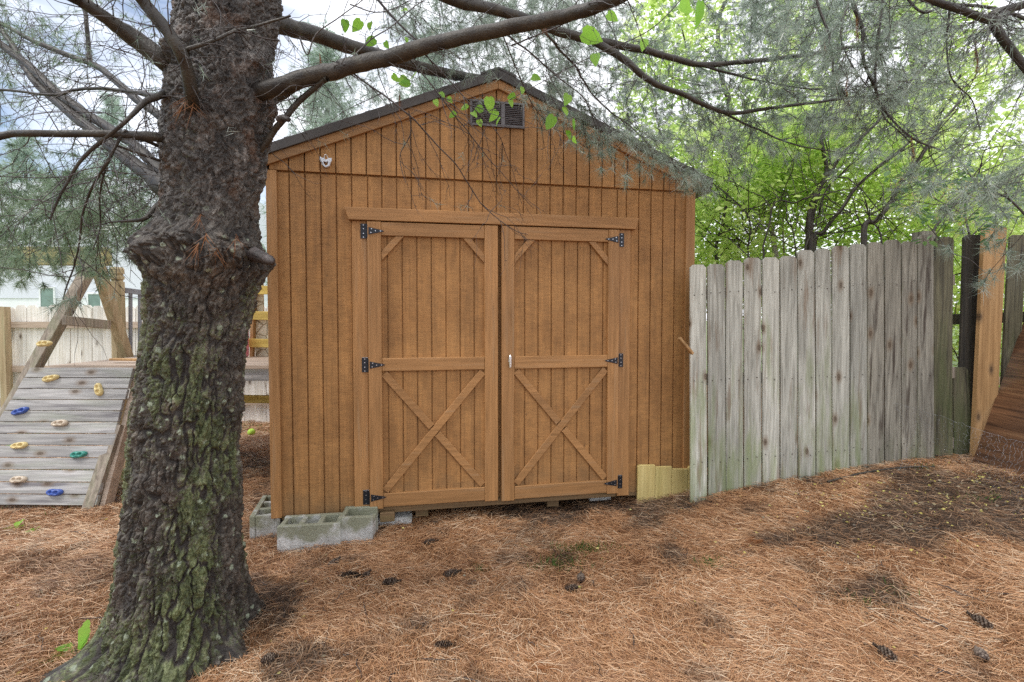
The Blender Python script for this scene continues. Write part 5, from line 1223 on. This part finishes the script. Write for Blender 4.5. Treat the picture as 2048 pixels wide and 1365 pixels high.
shrub('thicket', (4.5, 7.6, 0.4), [([(1500, 540, 7.6), (1510, 440, 7.6), (1480, 380, 7.6)], 0.02), ([(1690, 520, 7.6), (1700, 420, 7.6), (1720, 360, 7.6)], 0.02), ([(1880, 540, 7.2), (1870, 440, 7.2), (1900, 360, 7.2)], 0.02), ([(1780, 540, 7.2), (1800, 440, 7.2), (1780, 360, 7.2)], 0.02)],
      [(1370, 620), (1370, 380), (1700, 370), (2120, 360), (2120, 760), (1850, 700)], (6.6, 9.0), 21000, 0.080, 'low leafy thicket filling the gap behind the whole picket fence', seed=130, thr=0.38, nsub=90)
# soft pines far off to the left
for q, (xc, yt, D, wpx, lb) in enumerate(((235, 190, 24, 130, 'soft green pine rising behind the pale house, left of the trunk'), (60, 270, 26, 150, 'low soft pine behind the house at the left edge'), (660, 60, 15, 190, 'soft grey-green pine beyond the left roof slope'), (860, 60, 16, 170, 'soft grey-green pine beyond the roof near its ridge'))):
    b_ = P(xc, 640, D); o = empty('pine_tree', (b_[0], D, 0), 0, label=lb, cat='tree', group='pines far behind'); H = P(xc, yt, D)[2]; T = Tubes(); z_ = np.linspace(0, H, 12); T.add(np.stack([0 * z_, 0 * z_, z_], -1), 0.2 - 0.17 * z_ / H, 8); T.build('trunk', M['stem_dk'], o)
    wr = wpx / F * D; cs, ds = [], []
    for _ in range(240):
        hf = rng.uniform(0.25, 1) ; az = rng.uniform(0, 2 * np.pi); ln = wr * (1.08 - hf) * rng.uniform(0.5, 1.1)
        for s in np.linspace(0.3, 1, 7): cs.append([math.cos(az) * ln * s + rng.normal() * .15, math.sin(az) * ln * s + rng.normal() * .15, H * hf - 0.25 * ln * s * s + rng.normal() * .12]); ds.append([math.cos(az), math.sin(az), -0.2])
    V_, rv_ = needles_from(np.array(cs), np.array(ds), 14, 0.42, 0.8, 0.020, 0.6); build_needles('crown', [(V_, rv_)], np.zeros(3), M['needle_far'], o)

# vine trailing in front of the gable
vo_ = empty('leafy_vine', P(1100, 156, 2.5), 0, label='thin vine with fresh heart-shaped leaves trailing in front of the gable vent', cat='vine'); VO = np.array(vo_.location)
T = Tubes(); vp = []
for lst, r_ in (([(1380, -20, 2.5), (1300, 60, 2.5), (1190, 110, 2.5), (1100, 156, 2.5), (1004, 208, 2.5), (957, 232, 2.5), (916, 226, 2.5)], 0.003), ([(1004, 208, 2.5), (980, 190, 2.5), (960, 192, 2.5)], 0.0015),
                ([(1100, 156, 2.5), (1120, 190, 2.5), (1140, 230, 2.5), (1150, 262, 2.5), (1137, 270, 2.5)], 0.002), ([(916, 226, 2.5), (870, 190, 2.5), (800, 150, 2.5), (760, 130, 2.5)], 0.002), ([(700, -10, 2.4), (690, 40, 2.4), (750, 80, 2.4)], 0.002)):
    p_ = catmull(PP(lst), 6); T.add(p_ - VO, np.linspace(r_, r_ * 0.5, len(p_)), 5)
T.build('stem', M['grass'] if False else M['twig'], vo_)
HV = [(0, 0, 0), (-0.08, 0.16, 0.02), (0.08, 0.34, 0.05), (0.40, 0.36, 0.06), (0.75, 0.20, 0.03), (1.02, 0, -0.06), (0.75, -0.20, 0.03), (0.40, -0.36, 0.06), (0.08, -0.34, 0.05), (-0.08, -0.16, 0.02), (0.4, 0, 0)]
HF = [(a, 10, (a + 1) % 10) for a in range(10)]
vl = [(1165, 66, 42, 2.45), (1020, 200, 15, 2.5), (1045, 175, 15, 2.5), (1128, 215, 18, 2.5), (1146, 275, 15, 2.5), (870, 200, 15, 2.5), (945, 225, 18, 2.5), (1000, 235, 18, 2.5), (1108, 233, 30, 2.5), (957, 240, 16, 2.5), (978, 195, 28, 2.5), (993, 222, 24, 2.5), (910, 224, 16, 2.5), (965, 215, 20, 2.5), (935, 210, 16, 2.5), (1150, 243, 26, 2.5), (1135, 262, 18, 2.5), (1137, 190, 26, 2.5), (800, 155, 24, 2.5), (820, 165, 22, 2.5), (785, 150, 18, 2.5),
      (830, 145, 20, 2.5), (750, 78, 24, 2.4), (690, 40, 22, 2.4), (722, 42, 26, 2.4), (740, 45, 18, 2.4), (805, 20, 16, 2.4), (1190, 108, 26, 2.45), (1215, 28, 24, 2.4), (880, 185, 16, 2.5), (895, 195, 14, 2.5), (1064, 154, 20, 2.5), (1030, 190, 16, 2.5), (1365, -2, 40, 2.4), (1400, 4, 44, 2.4), (1290, 80, 22, 2.5), (1240, 60, 18, 2.5), (770, 84, 16, 2.4), (812, 75, 14, 2.4)]
C = np.array([P(a, b_, d) for a, b_, c_, d in vl]); n = len(C)
d = rng.normal(size=(n, 3)) * [0.7, 0.25, 0.3] + [0, 0, -0.8]
# leaf blades turned so their faces show to front or back at random
scatter('leaves', HV, HF, C - VO, d, np.pi / 2 + rng.normal(size=n) * 0.55, np.array([c_ / F * dd2 * 1.05 for a, b_, c_, dd2 in vl]), M['leaf_young'], vo_)

# honeysuckle hanging on the fence end
hv = empty('honeysuckle_vine', P(1850, 430, 3.6), 0, label='honeysuckle with pale yellow flowers spilling over the right end of the fence', cat='vine'); HO = np.array(hv.location)
T = Tubes()
for lst, r_ in (([(2060, 380, 3.5), (1960, 400, 3.5), (1880, 410, 3.5), (1800, 400, 3.6), (1740, 430, 3.7)], 0.005), ([(1855, 450, 3.5), (1880, 480, 3.45), (1900, 505, 3.4), (1940, 520, 3.4), (1975, 547, 3.4), (2010, 536, 3.4)], 0.0035), ([(1900, 505, 3.4), (1920, 512, 3.4), (1940, 518, 3.4)], 0.0015),
                ([(1900, 360, 3.5), (1880, 400, 3.5), (1830, 440, 3.6)], 0.003)):
    p_ = catmull(PP(lst), 6); T.add(p_ - HO, np.linspace(r_, r_ * 0.4, len(p_)), 5)
T.build('stem', M['twig'], hv)
C = np.concatenate([region(200, [(1740, 330), (1850, 330), (2060, 340), (2060, 450), (1960, 440), (1900, 450), (1800, 430)], (3.3, 4.0), 3.0, 0.47, 120), region(24, [(1830, 420), (1900, 430), (1890, 480), (1830, 490)], (3.4, 3.6)), region(22, [(1950, 420), (2000, 430), (1990, 490), (1945, 470)], (3.4, 3.6))])
leaves('leaves', C, rng.uniform(0.035, 0.085, len(C)), M['leaf_dk'], hv, HO, tmpl=1)
C = region(34, [(1760, 350), (1990, 350), (1990, 440), (1860, 450), (1780, 400)], (3.3, 3.8), 3.0, 0.45, 121); C = np.repeat(C, 7, 0) + rng.normal(size=(34 * 7, 3)) * 0.018
scatter('flowers', [(0, 0.03, 0), (0, -0.03, 0), (0.8, -0.06, 0.05), (1, 0.0, 0.0), (0.8, 0.10, 0.05)], [(0, 1, 2, 3, 4)], C - HO, rng.normal(size=(len(C), 3)) + [0, -0.3, 0.2], rng.random(len(C)) * 6, 0.030, M['flower'], hv, kind='stuff')

# ------------------------------------------------------------------ litter of fallen needles
def ok_ground(X, Y):
    lx = (X - SO[0]) * CP + (Y - SO[1]) * SP_; ly = -(X - SO[0]) * SP_ + (Y - SO[1]) * CP
    ins = (lx > -0.05) & (lx < WID) & (ly > 0.25) & (ly < DEP)
    tr = (X + 1.53) ** 2 + (Y - TD) ** 2 < 0.20 ** 2
    back = (Y > 3.95 + 0.0 * X) & (X > 1.6)
    return ~(ins | tr | back)
NL = 430000
D = 1.25 + (8.5 - 1.25) * rng.random(NL * 2) ** 1.9; X = rng.uniform(-1, 1, NL * 2) * (1.12 * D + 0.35)
kp = ok_ground(X, D); X, D = X[kp][:NL], D[kp][:NL]
dm_ = darkmask(X, D); p3 = np.stack([X, D, 0 * X], -1)
kp = rng.random(len(X)) > dm_ * 0.38 ; X, D, dm_, p3 = X[kp], D[kp], dm_[kp], p3[kp]
kp = rng.random(len(X)) > 0.75 * np.exp(-(((X + 4.1) / 0.9) ** 2 + ((D - 4.6) / 0.5) ** 2)); X, D, dm_, p3 = X[kp], D[kp], dm_[kp], p3[kp]
n = len(X)
flow = fbm(p3 * 2.2, 3, 201) * 2 * np.pi * 1.6; ang = np.where(rng.random(n) < 0.32, flow + rng.normal(size=n) * 0.45, rng.random(n) * 2 * np.pi)
Ln = rng.uniform(0.045, 0.115, n); lift = np.abs(rng.normal(size=n)) * 0.010; pile = 0.028 * (fbm(p3 * 6, 3, 202)) ** 1.5; tilt = rng.normal(size=n) * 0.16
cur = rng.normal(size=n) * 0.22; Wd = 0.0007 + 0.00030 * np.maximum(D, 1.6) * rng.uniform(0.7, 1.3, n)
dx, dy = np.cos(ang), np.sin(ang); nxv, nyv = -dy, dx
rows = []
for t_, wf in ((-0.5, 0.7), (-0.17, 1.0), (0.17, 1.0), (0.5, 0.35)):
    off = cur * (t_ * t_ - 0.08) * Ln * 2.0; cxn = X + dx * Ln * t_ + nxv * off; cyn = D + dy * Ln * t_ + nyv * off
    zc = gh(X, D) + 0.003 + lift + pile + tilt * t_ * Ln - 0.02 * np.abs(t_) * lift / 0.01 * 0.2
    for s in (-1, 1): rows.append(np.stack([cxn + nxv * s * Wd * wf / 2, cyn + nyv * s * Wd * wf / 2, zc + s * Wd * 0.25], -1))
V = np.stack(rows, 1); base = (np.arange(n) * 8)[:, None]
Fq = np.concatenate([base + np.array([[0, 2, 3, 1]]), base + np.array([[2, 4, 5, 3]]), base + np.array([[4, 6, 7, 5]])])
tone = np.clip(0.90 * rng.random(n) - 0.02 + 0.36 * (fbm(p3 * 3.5, 3, 203) - 0.25) + 0.10 * sm((-X - 1.6) / 1.5), 0, 1)
link('pine_needle_litter', fast_mesh('pine_needle_litter', V.reshape(-1, 3), Fq, {'rnd': np.repeat(tone, 8), 'dark': np.repeat(np.clip(dm_ * rng.uniform(0.25, 1.2, n), 0, 1), 8)}), M['litter'], None, label='orange-brown carpet of fallen pine needles', cat='pine needles', kind='stuff')
# scattered flakes, petals and dead leaves on the dark corner
nF = 520; X = np.concatenate([rng.normal(2.7, 0.55, nF), rng.uniform(-3, 3.2, 160)]); Y = np.concatenate([rng.normal(3.08, 0.28, nF), rng.uniform(1.5, 3.6, 160)])
kp = ok_ground(X, Y) & (Y < 3.6); X, Y = X[kp], Y[kp]; C = np.stack([X, Y, gh(X, Y) + 0.030], -1)
scatter('fallen_petals', LEAF4_V, LEAF4_F, C, rng.normal(size=(len(C), 3)) * [1, 1, 0.15], np.pi / 2 + rng.normal(size=len(C)) * 0.3, rng.uniform(0.010, 0.026, len(C)), M['petal'], None, label='yellow petals and dry flakes sprinkled over the litter', cat='petals', kind='stuff')
# loose twigs and broken bits mixed in the litter
T = Tubes()
for _ in range(150):
    D_ = 1.6 + 4.0 * rng.random() ** 1.5; x_ = rng.uniform(-1, 1) * (1.05 * D_); 
    if not ok_ground(np.array(x_), np.array(D_)): continue
    a_ = rng.random() * 6.3; L_ = rng.uniform(0.04, 0.20); q = [np.array([x_ + math.cos(a_) * L_ * s + rng.normal() * 0.006, D_ + math.sin(a_) * L_ * s + rng.normal() * 0.006, 0]) for s in np.linspace(-.5, .5, 5)]
    for p_ in q: p_[2] = float(gh(p_[0], p_[1])) + 0.026 + rng.random() * 0.008
    T.add(np.array(q), np.linspace(0.0026, 0.0012, 5) * rng.uniform(0.6, 1.3), 4, 0.1)
T.build('fallen_twigs', M['twig'], None, label='thin dark broken twigs strewn through the needle litter', cat='twigs', kind='stuff')
# grass
gp = []
for (x, y, D, wx, wy, nb) in ((1160, 1052, 3.05, 0.11, 0.03, 260), (1115, 1084, 2.85, 0.10, 0.05, 170), (1425, 1082, 2.75, 0.05, 0.03, 90), (965, 1098, 2.8, 0.03, 0.02, 40), (1450, 1160, 2.4, 0.05, 0.02, 0), (1710, 1160, 2.35, 0.05, 0.03, 30), (1800, 1150, 2.35, 0.03, 0.03, 24),
                              (1860, 945, 3.5, 0.06, 0.02, 40), (1965, 985, 3.0, 0.08, 0.03, 40)):
    q = P(x, y, D); c_ = np.stack([rng.normal(q[0], wx, nb), rng.normal(q[1], wy, nb)], -1); gp.append(c_)
gl = np.stack([rng.uniform(-5.2, -3.2, 1500), rng.normal(4.4, 0.35, 1500)], -1); gp.append(gl); gp.append(np.stack([rng.uniform(-8.5, -5.0, 2500), rng.uniform(4.5, 7, 2500)], -1))
gp.append(np.stack([rng.uniform(-7, -2.6, 1500), rng.uniform(6.2, 6.75, 1500)], -1))
gp = np.concatenate(gp); n = len(gp); C = np.stack([gp[:, 0], gp[:, 1], gh(gp[:, 0], gp[:, 1]) + 0.005], -1)
scatter('grass', [(0, -0.035, 0), (0, 0.035, 0), (0.6, 0.02, 0.05), (1, 0, 0.2), (0.6, -0.02, 0.05)], [(0, 1, 2, 3, 4)], C, rng.normal(size=(n, 3)) * [0.5, 0.5, 0.1] + [0, 0, 0.6], rng.random(n) * 6, rng.uniform(0.025, 0.06, n), M['grass'], None, label='sparse tufts of short green grass', cat='grass', kind='stuff')

# ------------------------------------------------------------------ weeds, cones, stick
def weed(name, x, y, D, specs, label, size, cat='weed'):
    b_ = P(x, y, D); z = float(gh(b_[0], b_[1])) + 0.015; o = empty(name, (b_[0], b_[1], z), 0, label=label, cat=cat)
    for az, el, ln in specs:
        nS = 9; V = []; ln = ln * size
        for s in range(nS):
            t_ = s / (nS - 1); w_ = 0.17 * ln * (math.sin(t_ * 2.6 + 0.25) ** 1.2) * (1 + 0.35 * (s % 2)) * (0.4 + 0.6 * t_ if t_ < .5 else 1)
            r_ = ln * t_; hgt = math.sin(el) * r_ - 0.45 * ln * t_ * t_ * math.cos(el); hr_ = math.cos(el) * r_
            cx_, cy_ = math.cos(az) * hr_, math.sin(az) * hr_
            for q in (-1, 0, 1): V.append((cx_ - math.sin(az) * q * w_, cy_ + math.cos(az) * q * w_, max(hgt, 0.004) + (0.15 * w_ if q else -0.05 * w_)))
        Fs = []
        for s in range(nS - 1):
            for q in (0, 1): Fs.append((s * 3 + q, s * 3 + q + 1, s * 3 + 4 + q, s * 3 + 3 + q))
        me = fast_mesh('leaf', np.array(V), np.array(Fs), {'rnd': np.full(len(V), rng.random())}); link('leaf', me, M['leaf_young'], o, True)
weed('dandelion_weed', 155, 1305, 2.12, [(R(80), 1.25, 1.0), (R(60), 1.1, 0.62), (R(170), 0.55, 0.85), (R(200), 0.25, 1.0), (R(185), 0.1, 0.8), (R(330), 0.2, 0.3), (R(100), 0.9, 0.5)], 'bright green dandelion weed on the litter left of the trunk foot', 0.16)
weed('weed', 30, 1058, 3.35, [(R(60), 1.0, 1.0), (R(120), 0.8, 0.9), (R(180), 0.4, 1.0), (R(10), 0.7, 0.8)], 'small bright weed below the climbing wall near the left edge', 0.09)
weed('weed', 68, 1068, 3.3, [(R(150), 0.3, 1.0), (R(30), 0.9, 0.8), (R(200), 0.2, 0.8)], 'tiny weed right of the larger one below the climbing wall', 0.07)
weed('weed', 3, 862, 5.2, [(R(60), 1.0, 1.0), (R(120), 0.8, 0.9), (R(20), 0.9, 0.8)], 'leafy weed at the foot of the back fence by the left edge', 0.2)

def cone_mesh(Ln=0.11, r_=0.022, seed=0):
    V = []; Fs = []; rn = []; rs = np.random.default_rng(seed); nS = 110
    for k_ in range(nS):
        t_ = (k_ + 0.5) / nS; a = k_ * 2.39996; rad = r_ * (math.sin(min(1, t_ * 1.15 + 0.12) * math.pi) ** 0.6) * 0.55 + 0.002
        x = (t_ - 0.5) * Ln; ca, sa = math.cos(a), math.sin(a); ln = rad * 1.15 + 0.004; wd = 0.0075 * (0.6 + rad / r_)
        bx = np.array([x, ca * rad * 0.4, sa * rad * 0.4]); out = np.array([0.55, ca * 0.85, sa * 0.85]); sd_ = np.array([0, -sa, ca])
        b0 = len(V); V += [bx - sd_ * wd * 0.4, bx + sd_ * wd * 0.4, bx + out * ln + sd_ * wd * 0.75, bx + out * ln * 1.25, bx + out * ln - sd_ * wd * 0.75]
        lo2 = np.array([-0.002, 0, 0]); V += [v_ + lo2 for v_ in V[b0:b0 + 5]]
        Fs += [(b0, b0 + 1, b0 + 2, b0 + 3, b0 + 4), (b0 + 5, b0 + 9, b0 + 8, b0 + 7, b0 + 6)]
        e = rs.random() * 0.5; rn += [e * .4, e * .4, 0.6 + e, 0.95, 0.6 + e] * 2
    return fast_mesh('pine_cone', np.array(V), np.array(Fs), {'rnd': np.clip(rn, 0, 1)})
cm = [cone_mesh(0.105, 0.024, 1), cone_mesh(0.125, 0.022, 2), cone_mesh(0.08, 0.024, 3)]
for mm in cm: mm.materials.append(M['cone'])
for k_, (x, y, D, rz, ry, m_, s_, lb) in enumerate(((668, 1122, 2.78, 1.15, -0.35, 0, 1.0, 'upright-tilted pine cone just below the long concrete block'), (705, 1166, 2.60, 0.15, 0.05, 1, 0.95, 'flat pine cone left of its two neighbours near the tree'),
        (731, 1156, 2.63, 1.0, -0.5, 0, 0.85, 'pine cone leaning up against a flat one, below the blocks'), (783, 1166, 2.60, 0.35, 0.0, 0, 1.0, 'pale-tipped pine cone, rightmost of the group below the blocks'),
        (862, 1054, 3.12, 0.4, 0, 1, 0.8, 'pine cone beside the gap under the shed doors'), (1162, 1128, 2.68, 1.4, -0.4, 2, 0.85, 'dark round pine cone in the middle of the litter, upper of two'),
        (1146, 1152, 2.58, 0.2, 0, 1, 0.75, 'dark pine cone lying flat, lower of two in the middle'), (1960, 1284, 2.12, 1.9, -0.3, 0, 1.0, 'pine cone half buried near the lower right corner'),
        (1770, 1345, 2.0, 2.0, -0.25, 0, 0.95, 'pine cone cut by the bottom edge at right'), (905, 1118, 2.72, 0.5, 0, 1, 0.9, 'dark pine cone in the scuffed patch in front of the left door'),
        (540, 1322, 2.04, 0.6, 0, 2, 0.9, 'dark round cone lying in needles right of the trunk foot'), (890, 1290, 2.12, 0.1, 0, 1, 0.8, 'buried brown pine cone in the foreground litter'), (1960, 1361, 1.97, 1.2, 0, 0, 0.8, 'pine cone at the bottom edge in the right corner'))):
    o = bpy.data.objects.new('pine_cone', cm[m_]); COL.objects.link(o); b_ = P(x, y, D); tag(o, lb, 'pine cone', 'pine cones on the litter')
    o.location = (b_[0], b_[1], float(gh(b_[0], b_[1])) + 0.030); o.rotation_euler = (0, ry, rz); o.scale = (s_,) * 3
T = Tubes(); p_ = catmull([np.append(P(x, y, D)[:2], float(gh(*P(x, y, D)[:2])) + 0.035) for x, y, D in ((1655, 962, 3.45), (1720, 955, 3.5), (1780, 954, 3.52), (1835, 953, 3.5), (1870, 950, 3.45))], 6)
T.add(p_, np.linspace(0.008, 0.004, len(p_)), 6, 0.1); T.build('fallen_stick', M['stem_dk'], None, label='thin dark fallen stick lying along the foot of the picket fence', cat='stick')
for q, (x, y, D, lb) in enumerate(((1510, 1050, 2.9, 'pale tan tuft of dry pine needles on the litter below the fence'), (1070, 1350, 1.98, 'pale dry needle tuft near the bottom edge, below the doors'))):
    b_ = P(x, y, D); c_ = np.array([[b_[0], b_[1], float(gh(b_[0], b_[1])) + 0.03]]) + rng.normal(size=(5, 3)) * [0.03, 0.02, 0.002]
    V_, rv_ = needles_from(c_, np.tile([0.7 if q else -0.6, -0.3, 0.12], (5, 1)), 40, 0.10, 0.28, 0.0018, 1.0); V_[:, :, 2] = np.maximum(V_[:, :, 2], float(gh(b_[0], b_[1])) + 0.028)
    o = link('dry_needle_tuft', fast_mesh('dry_needle_tuft', V_.reshape(-1, 3), np.arange(len(V_) * 3).reshape(-1, 3), {'rnd': np.repeat(0.4 + 0.6 * rv_, 3)}), M['flower'] if False else M['needle_dead'], None, label=lb, cat='needle tuft')
print('SCENE OK')
